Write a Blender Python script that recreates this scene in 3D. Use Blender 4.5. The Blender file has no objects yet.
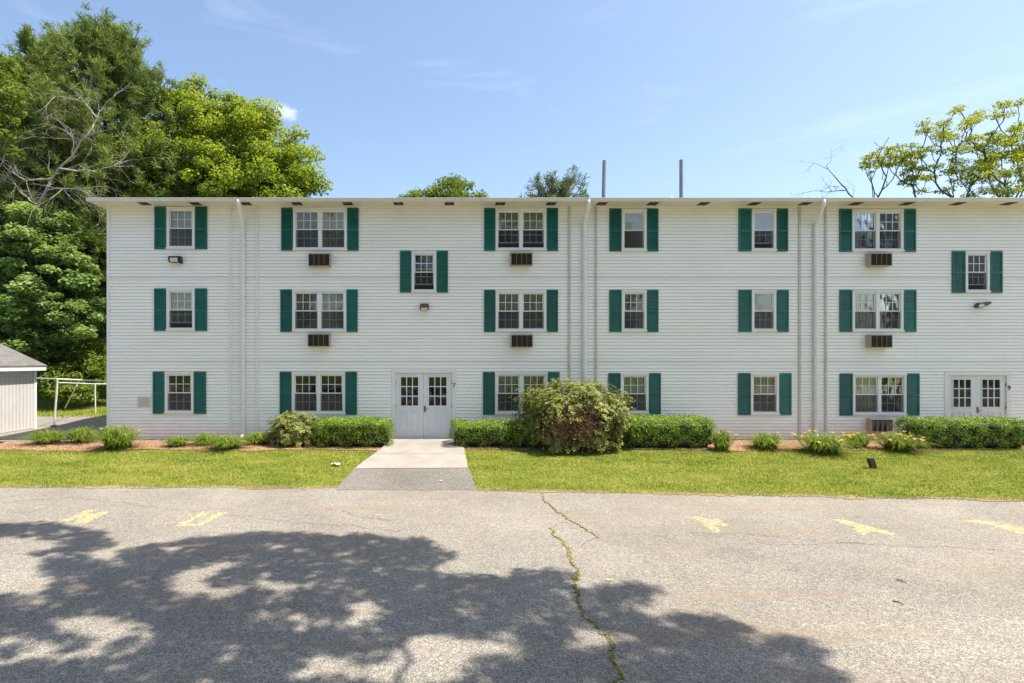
import bpy, math
import numpy as np
from mathutils import Vector, Matrix

# ------------------------------------------------------------------ camera, sky, sun, exposure
scene = bpy.context.scene
COL = scene.collection
F, VX, VY, D, ZC = 558.0, 440.0, 362.0, 18.0, 2.516     # focal px, vanishing point, wall distance, eye height
cam_d = bpy.data.cameras.new('camera')
cam_d.sensor_width = 36.0
cam_d.lens = F / 1024 * 36
cam_d.shift_x = (512 - VX) / 1024
cam_d.shift_y = (VY - 341.5) / 1024
cam_d.clip_start = 0.1
cam_d.clip_end = 4000
cam = bpy.data.objects.new('camera', cam_d)
COL.objects.link(cam)
cam.location = (0, -D, ZC)
cam.rotation_euler = (math.radians(90), 0, 0)
scene.camera = cam

SUN_EL = math.radians(64.5)
S = Vector((math.cos(SUN_EL), -0.068 * math.sin(SUN_EL), math.sin(SUN_EL))).normalized()   # towards the sun
sun_d = bpy.data.lights.new('sun', 'SUN')
sun_d.energy = 4.9
sun_d.angle = math.radians(0.53)
sun_d.color = (1.0, 0.92, 0.79)
sun = bpy.data.objects.new('sun', sun_d)
COL.objects.link(sun)
sun.rotation_euler = (-S).to_track_quat('-Z', 'Y').to_euler()

scene.view_settings.view_transform = 'Standard'
scene.view_settings.look = 'None'
scene.view_settings.gamma = 1.0
scene.view_settings.exposure = 1.04
scene.cycles.max_bounces = 8
scene.cycles.transparent_max_bounces = 12
scene.cycles.sample_clamp_indirect = 8

world = bpy.data.worlds.new('World')
scene.world = world
world.use_nodes = True


def build_world():
    nt = world.node_tree
    N, L = nt.nodes, nt.links
    bg = N['Background']
    bg.inputs['Strength'].default_value = 0.118
    sky = N.new('ShaderNodeTexSky')
    sky.sky_type = 'NISHITA'
    sky.sun_disc = False
    sky.sun_elevation = SUN_EL
    sky.sun_rotation = math.atan2(S.x, S.y)
    sky.air_density = 1.1
    sky.dust_density = 1.7
    sky.ozone_density = 1.3
    tc = N.new('ShaderNodeTexCoord')
    # thin streaks of cirrus
    mp = N.new('ShaderNodeMapping')
    mp.inputs['Rotation'].default_value = (0, math.radians(28), 0)
    mp.inputs['Scale'].default_value = (1.6, 2.0, 7.5)
    L.new(tc.outputs['Generated'], mp.inputs['Vector'])
    n1 = N.new('ShaderNodeTexNoise')
    n1.inputs['Scale'].default_value = 1.7
    n1.inputs['Detail'].default_value = 6
    n1.inputs['Roughness'].default_value = 0.62
    n1.inputs['Distortion'].default_value = 0.5
    L.new(mp.outputs[0], n1.inputs['Vector'])
    r1 = N.new('ShaderNodeMapRange')
    r1.inputs['From Min'].default_value = 0.55
    r1.inputs['From Max'].default_value = 0.85
    r1.inputs['To Max'].default_value = 0.19
    L.new(n1.outputs['Fac'], r1.inputs['Value'])
    # one small torn puff low over the maple
    c = Vector(((284 - VX) / F, 1, (VY - 112) / F)).normalized()
    mp2 = N.new('ShaderNodeMapping')
    sc = (1 / 0.027, 1 / 0.05, 1 / 0.012)
    mp2.inputs['Scale'].default_value = sc
    mp2.inputs['Location'].default_value = (-c.x * sc[0], -c.y * sc[1], -c.z * sc[2])
    L.new(tc.outputs['Generated'], mp2.inputs['Vector'])
    ln = N.new('ShaderNodeVectorMath')
    ln.operation = 'LENGTH'
    L.new(mp2.outputs[0], ln.inputs[0])
    n2 = N.new('ShaderNodeTexNoise')
    n2.inputs['Scale'].default_value = 48
    n2.inputs['Detail'].default_value = 5
    L.new(tc.outputs['Generated'], n2.inputs['Vector'])
    a = N.new('ShaderNodeMath')
    a.operation = 'MULTIPLY_ADD'
    L.new(n2.outputs['Fac'], a.inputs[0])
    a.inputs[1].default_value = 2.2
    a.inputs[2].default_value = -0.35
    s = N.new('ShaderNodeMath')
    s.operation = 'SUBTRACT'
    L.new(a.outputs[0], s.inputs[0])
    L.new(ln.outputs['Value'], s.inputs[1])
    r2 = N.new('ShaderNodeMapRange')
    r2.inputs['From Min'].default_value = -0.2
    r2.inputs['From Max'].default_value = 0.55
    r2.inputs['To Max'].default_value = 0.48
    L.new(s.outputs[0], r2.inputs['Value'])
    mx = N.new('ShaderNodeMath')
    mx.operation = 'MAXIMUM'
    L.new(r1.outputs[0], mx.inputs[0])
    L.new(r2.outputs[0], mx.inputs[1])
    mix = N.new('ShaderNodeMixRGB')
    mix.inputs['Color2'].default_value = (6.0, 6.2, 6.5, 1)
    L.new(mx.outputs[0], mix.inputs['Fac'])
    L.new(sky.outputs[0], mix.inputs['Color1'])
    L.new(mix.outputs[0], bg.inputs['Color'])


build_world()
RNG = np.random.default_rng(7)


# ------------------------------------------------------------------ helpers
def P(px, py, Z):
    """point seen at a photo pixel, Z metres in front of the eye"""
    return Vector(((px - VX) * Z / F, Z - D, ZC - (py - VY) * Z / F))


def wx(px):
    return (px - VX) / (F / D)


def wz(py):
    return ZC - (py - VY) / (F / D)


def link(o, parent=None):
    COL.objects.link(o)
    if parent is not None:
        o.parent = parent
    return o


def tag(o, label=None, cat=None, group=None, kind=None):
    for k, v in (('label', label), ('category', cat), ('group', group), ('kind', kind)):
        if v:
            o[k] = v
    return o


def empty(name, loc, label, cat, group=None):
    o = bpy.data.objects.new(name, None)
    o.empty_display_size = 0.3
    o.location = loc
    link(o)
    return tag(o, label, cat, group)


class MB:
    def __init__(self):
        self.v, self.f = [], []

    def quad(self, a, b, c, d):
        n = len(self.v)
        self.v += [tuple(a), tuple(b), tuple(c), tuple(d)]
        self.f.append((n, n + 1, n + 2, n + 3))

    def box(self, x0, x1, y0, y1, z0, z1):
        n = len(self.v)
        self.v += [(x, y, z) for z in (z0, z1) for y in (y0, y1) for x in (x0, x1)]
        for f in ((0, 2, 3, 1), (4, 5, 7, 6), (0, 1, 5, 4), (2, 6, 7, 3), (0, 4, 6, 2), (1, 3, 7, 5)):
            self.f.append(tuple(n + i for i in f))
        return self

    def frame(self, x0, x1, z0, z1, w, y0, y1, wt=None, wb=None):
        """rectangular ring in the wall plane made of four butted pieces"""
        wt = w if wt is None else wt
        wb = w if wb is None else wb
        self.box(x0, x0 + w, y0, y1, z0, z1)
        self.box(x1 - w, x1, y0, y1, z0, z1)
        self.box(x0 + w, x1 - w, y0, y1, z0, z0 + wb)
        self.box(x0 + w, x1 - w, y0, y1, z1 - wt, z1)
        return self

    def tube(self, pts, rad, n=8, cap=True):
        pts = [Vector(p) for p in pts]
        if not isinstance(rad, (list, tuple)):
            rad = [rad] * len(pts)
        base = len(self.v)
        up = None
        for i, p in enumerate(pts):
            t = (pts[min(i + 1, len(pts) - 1)] - pts[max(i - 1, 0)]).normalized()
            if up is None:
                up = t.orthogonal().normalized()
            up = (up - t * up.dot(t))
            up = up.normalized() if up.length > 1e-5 else t.orthogonal().normalized()
            w = t.cross(up)
            for k in range(n):
                a = 2 * math.pi * k / n
                self.v.append(tuple(p + (up * math.cos(a) + w * math.sin(a)) * rad[i]))
        for i in range(len(pts) - 1):
            for k in range(n):
                a, b = base + i * n + k, base + i * n + (k + 1) % n
                self.f.append((a, b, b + n, a + n))
        if cap:
            self.f.append(tuple(base + k for k in reversed(range(n))))
            self.f.append(tuple(base + (len(pts) - 1) * n + k for k in range(n)))
        return self

    def prism(self, poly, axis, a0, a1):
        """polygon extruded along an axis ('x','y','z'); poly gives the other two coordinates in order"""
        def pt(p, a):
            return {'x': (a, p[0], p[1]), 'y': (p[0], a, p[1]), 'z': (p[0], p[1], a)}[axis]
        n, m = len(self.v), len(poly)
        self.v += [pt(p, a0) for p in poly] + [pt(p, a1) for p in poly]
        self.f.append(tuple(n + i for i in range(m)))
        self.f.append(tuple(n + m + i for i in reversed(range(m))))
        for i in range(m):
            j = (i + 1) % m
            self.f.append((n + i, n + m + i, n + m + j, n + j))
        return self

    def build(self, name, mat, parent=None, bevel=0, smooth=False, loc=None):
        me = bpy.data.meshes.new(name)
        me.from_pydata(self.v, [], self.f)
        me.materials.append(mat)
        me.update()
        if smooth:
            me.polygons.foreach_set('use_smooth', [True] * len(me.polygons))
        o = link(bpy.data.objects.new(name, me), parent)
        import bmesh
        bm = bmesh.new()
        bm.from_mesh(me)
        bmesh.ops.recalc_face_normals(bm, faces=bm.faces)
        if bevel:
            bmesh.ops.bevel(bm, geom=[e for e in bm.edges if e.is_manifold and e.calc_face_angle(0) > 0.6],
                            offset=bevel, segments=2, affect='EDGES', clamp_overlap=True)
        bm.to_mesh(me)
        bm.free()
        if loc is not None:
            o.location = loc
        return o


def mesh_np(name, V, faces_n, mat, parent=None, smooth=False):
    """V: (N*k,3) array of N separate k-gons"""
    me = bpy.data.meshes.new(name)
    nv, k = len(V), faces_n
    nf = nv // k
    me.vertices.add(nv)
    me.vertices.foreach_set('co', np.ascontiguousarray(V, dtype=np.float32).ravel())
    me.loops.add(nv)
    me.loops.foreach_set('vertex_index', np.arange(nv, dtype=np.int32))
    me.polygons.add(nf)
    me.polygons.foreach_set('loop_start', np.arange(0, nv, k, dtype=np.int32))
    me.update(calc_edges=True)
    me.materials.append(mat)
    if smooth:
        me.polygons.foreach_set('use_smooth', [True] * nf)
    return link(bpy.data.objects.new(name, me), parent)


def unit(a):
    return a / np.maximum(np.linalg.norm(a, axis=1, keepdims=True), 1e-9)


def rvec(n, rng):
    return unit(rng.normal(size=(n, 3)))


def leaf_quads(C, Nrm, size, aspect, rng, fold=0.0):
    """pointed leaves: C centres, Nrm normals"""
    n = len(C)
    a = unit(np.cross(Nrm, rvec(n, rng)))
    b = np.cross(Nrm, a)
    s = size * rng.uniform(0.65, 1.3, (n, 1))
    w = s * aspect
    Q = np.stack([C - a * s * .5, C + b * w * .5 - a * s * .08 + Nrm * fold * s, C + a * s * .5,
                  C - b * w * .5 - a * s * .08 + Nrm * fold * s], axis=1)
    return Q.reshape(-1, 3)


# ------------------------------------------------------------------ materials
def new_mat(name):
    m = bpy.data.materials.new(name)
    m.use_nodes = True
    nt = m.node_tree
    return m, nt, nt.nodes, nt.links, nt.nodes['Principled BSDF']


def ramp(N, stops):
    r = N.new('ShaderNodeValToRGB')
    e = r.color_ramp.elements
    while len(e) < len(stops):
        e.new(0.5)
    for el, (p, c) in zip(e, stops):
        el.position = p
        el.color = (*c, 1)
    return r


def noise(N, L, vec, scale, detail=4, rough=0.55):
    n = N.new('ShaderNodeTexNoise')
    n.inputs['Scale'].default_value = scale
    n.inputs['Detail'].default_value = detail
    n.inputs['Roughness'].default_value = rough
    if vec is not None:
        L.new(vec, n.inputs['Vector'])
    return n


def mixc(N, L, fac, a, b, mode='MIX'):
    m = N.new('ShaderNodeMixRGB')
    m.blend_type = mode
    for sock, v in ((m.inputs['Fac'], fac), (m.inputs['Color1'], a), (m.inputs['Color2'], b)):
        if hasattr(v, 'is_output') or isinstance(v, bpy.types.NodeSocket):
            L.new(v, sock)
        elif isinstance(v, (int, float)):
            sock.default_value = v
        else:
            sock.default_value = (*v, 1)
    return m.outputs[0]


def mrange(N, L, v, a, b, c=0.0, d=1.0):
    r = N.new('ShaderNodeMapRange')
    r.inputs['From Min'].default_value = a
    r.inputs['From Max'].default_value = b
    r.inputs['To Min'].default_value = c
    r.inputs['To Max'].default_value = d
    L.new(v, r.inputs['Value'])
    return r.outputs[0]


def bump(N, L, b, h, strength, dist):
    bp = N.new('ShaderNodeBump')
    bp.inputs['Strength'].default_value = strength
    bp.inputs['Distance'].default_value = dist
    L.new(h, bp.inputs['Height'])
    L.new(bp.outputs[0], b.inputs['Normal'])


def mat_plain(name, col, rough=0.5, var=0.08, scale=3.0, metal=0.0, spec=0.5):
    m, nt, N, L, b = new_mat(name)
    tc = N.new('ShaderNodeTexCoord')
    n = noise(N, L, tc.outputs['Object'], scale, 5)
    dark = tuple(c * (1 - var) for c in col)
    lite = tuple(min(1, c * (1 + var)) for c in col)
    r = ramp(N, [(0.3, dark), (0.7, lite)])
    L.new(n.outputs['Fac'], r.inputs[0])
    L.new(r.outputs[0], b.inputs['Base Color'])
    b.inputs['Roughness'].default_value = rough
    b.inputs['Metallic'].default_value = metal
    b.inputs['Specular IOR Level'].default_value = spec
    return m


def mat_siding():
    m, nt, N, L, b = new_mat('white vinyl siding')
    tc = N.new('ShaderNodeTexCoord')
    mp = N.new('ShaderNodeMapping')
    mp.inputs['Scale'].default_value = (0.35, 1, 1.2)
    L.new(tc.outputs['Object'], mp.inputs['Vector'])
    n = noise(N, L, mp.outputs[0], 1.1, 5)
    r = ramp(N, [(0.3, (0.86, 0.84, 0.785)), (0.7, (0.915, 0.90, 0.855))])
    L.new(n.outputs['Fac'], r.inputs[0])
    # faint vertical run-off streaks
    mp2 = N.new('ShaderNodeMapping')
    mp2.inputs['Scale'].default_value = (5.0, 1, 0.35)
    L.new(tc.outputs['Object'], mp2.inputs['Vector'])
    n2 = noise(N, L, mp2.outputs[0], 1.6, 5, 0.65)
    f = mrange(N, L, n2.outputs['Fac'], 0.56, 0.8, 0, 0.10)
    c = mixc(N, L, f, r.outputs[0], (0.52, 0.49, 0.43))
    # warm bounce off the mulch put into the colour near the ground
    sx = N.new('ShaderNodeSeparateXYZ')
    L.new(tc.outputs['Object'], sx.inputs[0])
    n3 = noise(N, L, tc.outputs['Object'], 2.2, 4)
    ad = N.new('ShaderNodeMath')
    ad.operation = 'MULTIPLY_ADD'
    L.new(n3.outputs['Fac'], ad.inputs[0])
    ad.inputs[1].default_value = -0.7
    L.new(sx.outputs['Z'], ad.inputs[2])
    f3 = mrange(N, L, ad.outputs[0], -0.35, 0.35, 0.38, 0.0)
    c = mixc(N, L, f3, c, (0.50, 0.40, 0.32))
    L.new(c, b.inputs['Base Color'])
    b.inputs['Roughness'].default_value = 0.45
    b.inputs['Specular IOR Level'].default_value = 0.3
    return m


def mat_glass():
    m, nt, N, L, b = new_mat('window glass')
    N.remove(b)
    out = N['Material Output']
    tr = N.new('ShaderNodeBsdfTransparent')
    tr.inputs['Color'].default_value = (0.975, 0.985, 0.98, 1)
    gl = N.new('ShaderNodeBsdfGlossy')
    gl.inputs['Roughness'].default_value = 0.015
    fr = N.new('ShaderNodeFresnel')
    fr.inputs['IOR'].default_value = 1.6
    tc = N.new('ShaderNodeTexCoord')
    n = noise(N, L, tc.outputs['Object'], 1.3, 2)
    bp = N.new('ShaderNodeBump')
    bp.inputs['Strength'].default_value = 0.25
    bp.inputs['Distance'].default_value = 0.03
    L.new(n.outputs['Fac'], bp.inputs['Height'])
    L.new(bp.outputs[0], gl.inputs['Normal'])
    mx = N.new('ShaderNodeMixShader')
    L.new(fr.outputs[0], mx.inputs[0])
    L.new(tr.outputs[0], mx.inputs[1])
    L.new(gl.outputs[0], mx.inputs[2])
    L.new(mx.outputs[0], out.inputs['Surface'])
    return m


def mat_screen():
    m, nt, N, L, b = new_mat('insect screen')
    out = N['Material Output']
    b.inputs['Base Color'].default_value = (0.035, 0.037, 0.04, 1)
    b.inputs['Roughness'].default_value = 0.7
    tr = N.new('ShaderNodeBsdfTransparent')
    mx = N.new('ShaderNodeMixShader')
    mx.inputs[0].default_value = 0.32
    L.new(tr.outputs[0], mx.inputs[1])
    L.new(b.outputs[0], mx.inputs[2])
    L.new(mx.outputs[0], out.inputs['Surface'])
    return m


def mat_leaf(name, c0, c1, trans=0.35, rough=0.45, nscale=0.5, tcol=None, spec=0.2):
    m, nt, N, L, b = new_mat(name)
    out = N['Material Output']
    ge = N.new('ShaderNodeNewGeometry')
    tc = N.new('ShaderNodeTexCoord')
    n = noise(N, L, tc.outputs['Object'], nscale, 3)
    ad = N.new('ShaderNodeMath')
    ad.operation = 'MULTIPLY_ADD'
    L.new(ge.outputs['Random Per Island'], ad.inputs[0])
    ad.inputs[1].default_value = 0.55
    sc = N.new('ShaderNodeMath')
    sc.operation = 'MULTIPLY_ADD'
    L.new(n.outputs['Fac'], sc.inputs[0])
    sc.inputs[1].default_value = 1.3
    sc.inputs[2].default_value = -0.43
    L.new(sc.outputs[0], ad.inputs[2])
    r = ramp(N, [(0.05, c0), (0.95, c1)])
    L.new(ad.outputs[0], r.inputs[0])
    L.new(r.outputs[0], b.inputs['Base Color'])
    b.inputs['Roughness'].default_value = rough
    b.inputs['Specular IOR Level'].default_value = spec
    tl = N.new('ShaderNodeBsdfTranslucent')
    t = mixc(N, L, 1.0, r.outputs[0], tcol or (1.25, 1.2, 0.55), 'MULTIPLY')
    L.new(t, tl.inputs['Color'])
    mx = N.new('ShaderNodeMixShader')
    mx.inputs[0].default_value = trans
    L.new(b.outputs[0], mx.inputs[1])
    L.new(tl.outputs[0], mx.inputs[2])
    L.new(mx.outputs[0], out.inputs['Surface'])
    return m


def mat_bark(name, a, c, scale=6):
    m, nt, N, L, b = new_mat(name)
    tc = N.new('ShaderNodeTexCoord')
    mp = N.new('ShaderNodeMapping')
    mp.inputs['Scale'].default_value = (3, 3, 0.7)
    L.new(tc.outputs['Object'], mp.inputs['Vector'])
    n = noise(N, L, mp.outputs[0], scale, 6, 0.65)
    r = ramp(N, [(0.3, a), (0.72, c)])
    L.new(n.outputs['Fac'], r.inputs[0])
    L.new(r.outputs[0], b.inputs['Base Color'])
    b.inputs['Roughness'].default_value = 0.9
    bump(N, L, b, n.outputs['Fac'], 0.6, 0.03)
    return m


def mat_asphalt(name, base, lite, warm=0.5):
    m, nt, N, L, b = new_mat(name)
    tc = N.new('ShaderNodeTexCoord')
    o = tc.outputs['Object']
    # aggregate: pale and dark stones in a binder
    vo = N.new('ShaderNodeTexVoronoi')
    vo.inputs['Scale'].default_value = 92
    L.new(o, vo.inputs['Vector'])
    sp = N.new('ShaderNodeSeparateColor')
    L.new(vo.outputs['Color'], sp.inputs[0])
    st = ramp(N, [(0.0, tuple(c * 0.62 for c in base)), (0.45, base), (0.75, lite), (1.0, tuple(min(1, c * 1.3) for c in lite))])
    L.new(sp.outputs[0], st.inputs[0])
    n0 = noise(N, L, o, 26, 4, 0.7)
    f0 = mrange(N, L, n0.outputs['Fac'], 0.35, 0.68, 0.72, 1.18)
    cc = N.new('ShaderNodeCombineColor')
    for i in range(3):
        L.new(f0, cc.inputs[i])
    c = mixc(N, L, 1.0, st.outputs[0], cc.outputs[0], 'MULTIPLY')
    # broad patches, worn lanes and rusty stains running along the road
    n1 = noise(N, L, o, 0.55, 5, 0.6)
    f1 = mrange(N, L, n1.outputs['Fac'], 0.3, 0.7, 0.82, 1.12)
    cc1 = N.new('ShaderNodeCombineColor')
    for i in range(3):
        L.new(f1, cc1.inputs[i])
    c = mixc(N, L, 1.0, c, cc1.outputs[0], 'MULTIPLY')
    mp = N.new('ShaderNodeMapping')
    mp.inputs['Scale'].default_value = (0.16, 1.3, 1)
    L.new(o, mp.inputs['Vector'])
    n2 = noise(N, L, mp.outputs[0], 1.4, 6, 0.62)
    f2 = mrange(N, L, n2.outputs['Fac'], 0.52, 0.72, 0, warm)
    c = mixc(N, L, f2, c, (lite[0] * .78, lite[1] * .62, lite[2] * .47))
    n5 = noise(N, L, o, 0.9, 7, 0.7)
    f5 = mrange(N, L, n5.outputs['Fac'], 0.62, 0.74, 0, 0.32)
    c = mixc(N, L, f5, c, tuple(k * 0.42 for k in base))
    n6 = noise(N, L, o, 3.4, 3, 0.5)
    f6 = mrange(N, L, n6.outputs['Fac'], 0.71, 0.77, 0, 0.45)
    c = mixc(N, L, f6, c, tuple(k * 0.35 for k in base))
    L.new(c, b.inputs['Base Color'])
    b.inputs['Roughness'].default_value = 0.9
    b.inputs['Specular IOR Level'].default_value = 0.2
    bump(N, L, b, vo.outputs['Distance'], 0.55, 0.006)
    return m


def mat_concrete():
    m, nt, N, L, b = new_mat('broomed concrete')
    tc = N.new('ShaderNodeTexCoord')
    o = tc.outputs['Object']
    n = noise(N, L, o, 60, 3, 0.7)
    n1 = noise(N, L, o, 1.6, 5)
    r = ramp(N, [(0.3, (0.20, 0.182, 0.16)), (0.7, (0.295, 0.272, 0.242))])
    L.new(n1.outputs['Fac'], r.inputs[0])
    c = mixc(N, L, mrange(N, L, n.outputs['Fac'], 0.35, 0.65, 0, 0.4), r.outputs[0], (0.33, 0.305, 0.275))
    L.new(c, b.inputs['Base Color'])
    b.inputs['Roughness'].default_value = 0.9
    bump(N, L, b, n.outputs['Fac'], 0.4, 0.004)
    return m


def mat_lawn(name, a, c, d):
    m, nt, N, L, b = new_mat(name)
    tc = N.new('ShaderNodeTexCoord')
    o = tc.outputs['Object']
    n = noise(N, L, o, 1.1, 6, 0.65)
    r = ramp(N, [(0.28, a), (0.55, c), (0.78, d)])
    L.new(n.outputs['Fac'], r.inputs[0])
    n2 = noise(N, L, o, 55, 3, 0.7)
    f = mrange(N, L, n2.outputs['Fac'], 0.3, 0.7, 0.6, 1.25)
    cc = N.new('ShaderNodeCombineColor')
    for i in range(3):
        L.new(f, cc.inputs[i])
    L.new(mixc(N, L, 1.0, r.outputs[0], cc.outputs[0], 'MULTIPLY'), b.inputs['Base Color'])
    b.inputs['Roughness'].default_value = 0.95
    b.inputs['Specular IOR Level'].default_value = 0.1
    bump(N, L, b, n2.outputs['Fac'], 0.8, 0.03)
    return m


def mat_grass(name, a, mid, c):
    m, nt, N, L, b = new_mat(name)
    out = N['Material Output']
    ge = N.new('ShaderNodeNewGeometry')
    tc = N.new('ShaderNodeTexCoord')
    mp = N.new('ShaderNodeMapping')
    mp.inputs['Scale'].default_value = (0.5, 1.5, 1)      # slight mowing lanes along the lawn
    L.new(tc.outputs['Object'], mp.inputs['Vector'])
    n = noise(N, L, mp.outputs[0], 1.3, 8, 0.72)
    ad = N.new('ShaderNodeMath')
    ad.operation = 'MULTIPLY_ADD'
    L.new(ge.outputs['Random Per Island'], ad.inputs[0])
    ad.inputs[1].default_value = 0.4
    sc = N.new('ShaderNodeMath')
    sc.operation = 'MULTIPLY_ADD'
    L.new(n.outputs['Fac'], sc.inputs[0])
    sc.inputs[1].default_value = 2.1
    sc.inputs[2].default_value = -0.78
    L.new(sc.outputs[0], ad.inputs[2])
    r = ramp(N, [(0.1, a), (0.5, mid), (0.95, c)])
    L.new(ad.outputs[0], r.inputs[0])
    L.new(r.outputs[0], b.inputs['Base Color'])
    b.inputs['Roughness'].default_value = 0.55
    b.inputs['Specular IOR Level'].default_value = 0.25
    tl = N.new('ShaderNodeBsdfTranslucent')
    L.new(r.outputs[0], tl.inputs['Color'])
    mx = N.new('ShaderNodeMixShader')
    mx.inputs[0].default_value = 0.4
    L.new(b.outputs[0], mx.inputs[1])
    L.new(tl.outputs[0], mx.inputs[2])
    L.new(mx.outputs[0], out.inputs['Surface'])
    return m


def mat_mulch():
    m, nt, N, L, b = new_mat('bark mulch')
    tc = N.new('ShaderNodeTexCoord')
    o = tc.outputs['Object']
    vo = N.new('ShaderNodeTexVoronoi')
    vo.inputs['Scale'].default_value = 26
    L.new(o, vo.inputs['Vector'])
    sp = N.new('ShaderNodeSeparateColor')
    L.new(vo.outputs['Color'], sp.inputs[0])
    r = ramp(N, [(0.0, (0.10, 0.05, 0.025)), (0.5, (0.29, 0.155, 0.085)), (1.0, (0.46, 0.28, 0.17))])
    L.new(sp.outputs[0], r.inputs[0])
    L.new(r.outputs[0], b.inputs['Base Color'])
    b.inputs['Roughness'].default_value = 0.95
    bump(N, L, b, vo.outputs['Distance'], 1.0, 0.04)
    return m


def mat_shingle():
    m, nt, N, L, b = new_mat('grey asphalt shingle')
    tc = N.new('ShaderNodeTexCoord')
    mp = N.new('ShaderNodeMapping')
    mp.inputs['Rotation'].default_value = (0, 0, math.radians(90))
    L.new(tc.outputs['Object'], mp.inputs['Vector'])
    br = N.new('ShaderNodeTexBrick')
    br.inputs['Scale'].default_value = 1.0
    br.inputs['Brick Width'].default_value = 0.3
    br.inputs['Row Height'].default_value = 0.14
    br.inputs['Mortar Size'].default_value = 0.008
    br.inputs['Color1'].default_value = (0.10, 0.095, 0.092, 1)
    br.inputs['Color2'].default_value = (0.15, 0.143, 0.14, 1)
    br.inputs['Mortar'].default_value = (0.06, 0.06, 0.06, 1)
    L.new(mp.outputs[0], br.inputs['Vector'])
    n = noise(N, L, tc.outputs['Object'], 40, 3)
    c = mixc(N, L, mrange(N, L, n.outputs['Fac'], 0.3, 0.7, 0, 0.4), br.outputs[0], (0.18, 0.172, 0.165))
    L.new(c, b.inputs['Base Color'])
    b.inputs['Roughness'].default_value = 0.95
    return m


def mat_paint_worn():
    m, nt, N, L, b = new_mat('worn yellow road paint')
    out = N['Material Output']
    tc = N.new('ShaderNodeTexCoord')
    n = noise(N, L, tc.outputs['Object'], 16, 6, 0.75)
    n2 = noise(N, L, tc.outputs['Object'], 60, 2)
    r = ramp(N, [(0.3, (0.66, 0.50, 0.18)), (0.7, (0.76, 0.63, 0.32))])
    L.new(n2.outputs['Fac'], r.inputs[0])
    L.new(r.outputs[0], b.inputs['Base Color'])
    b.inputs['Roughness'].default_value = 0.8
    tr = N.new('ShaderNodeBsdfTransparent')
    f = mrange(N, L, n.outputs['Fac'], 0.42, 0.60, 0.04, 0.66)
    mx = N.new('ShaderNodeMixShader')
    L.new(f, mx.inputs[0])
    L.new(tr.outputs[0], mx.inputs[1])
    L.new(b.outputs[0], mx.inputs[2])
    L.new(mx.outputs[0], out.inputs['Surface'])
    return m


def mat_curtain(name, a, c, fold=9):
    m, nt, N, L, b = new_mat(name)
    tc = N.new('ShaderNodeTexCoord')
    mp = N.new('ShaderNodeMapping')
    mp.inputs['Scale'].default_value = (fold, 1, 0.25)
    L.new(tc.outputs['Object'], mp.inputs['Vector'])
    n = noise(N, L, mp.outputs[0], 1.7, 3)
    r = ramp(N, [(0.3, a), (0.7, c)])
    L.new(n.outputs['Fac'], r.inputs[0])
    L.new(r.outputs[0], b.inputs['Base Color'])
    b.inputs['Roughness'].default_value = 0.9
    bump(N, L, b, n.outputs['Fac'], 1.0, 0.05)
    return m


def vary(m, lo, hi):
    nt = m.node_tree
    N, L = nt.nodes, nt.links
    b = N['Principled BSDF']
    src = b.inputs['Base Color'].links[0].from_socket
    oi = N.new('ShaderNodeObjectInfo')
    f = mrange(N, L, oi.outputs['Random'], 0, 1, lo, hi)
    cc = N.new('ShaderNodeCombineColor')
    for i in range(3):
        L.new(f, cc.inputs[i])
    L.new(mixc(N, L, 1.0, src, cc.outputs[0], 'MULTIPLY'), b.inputs['Base Color'])
    return m


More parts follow.
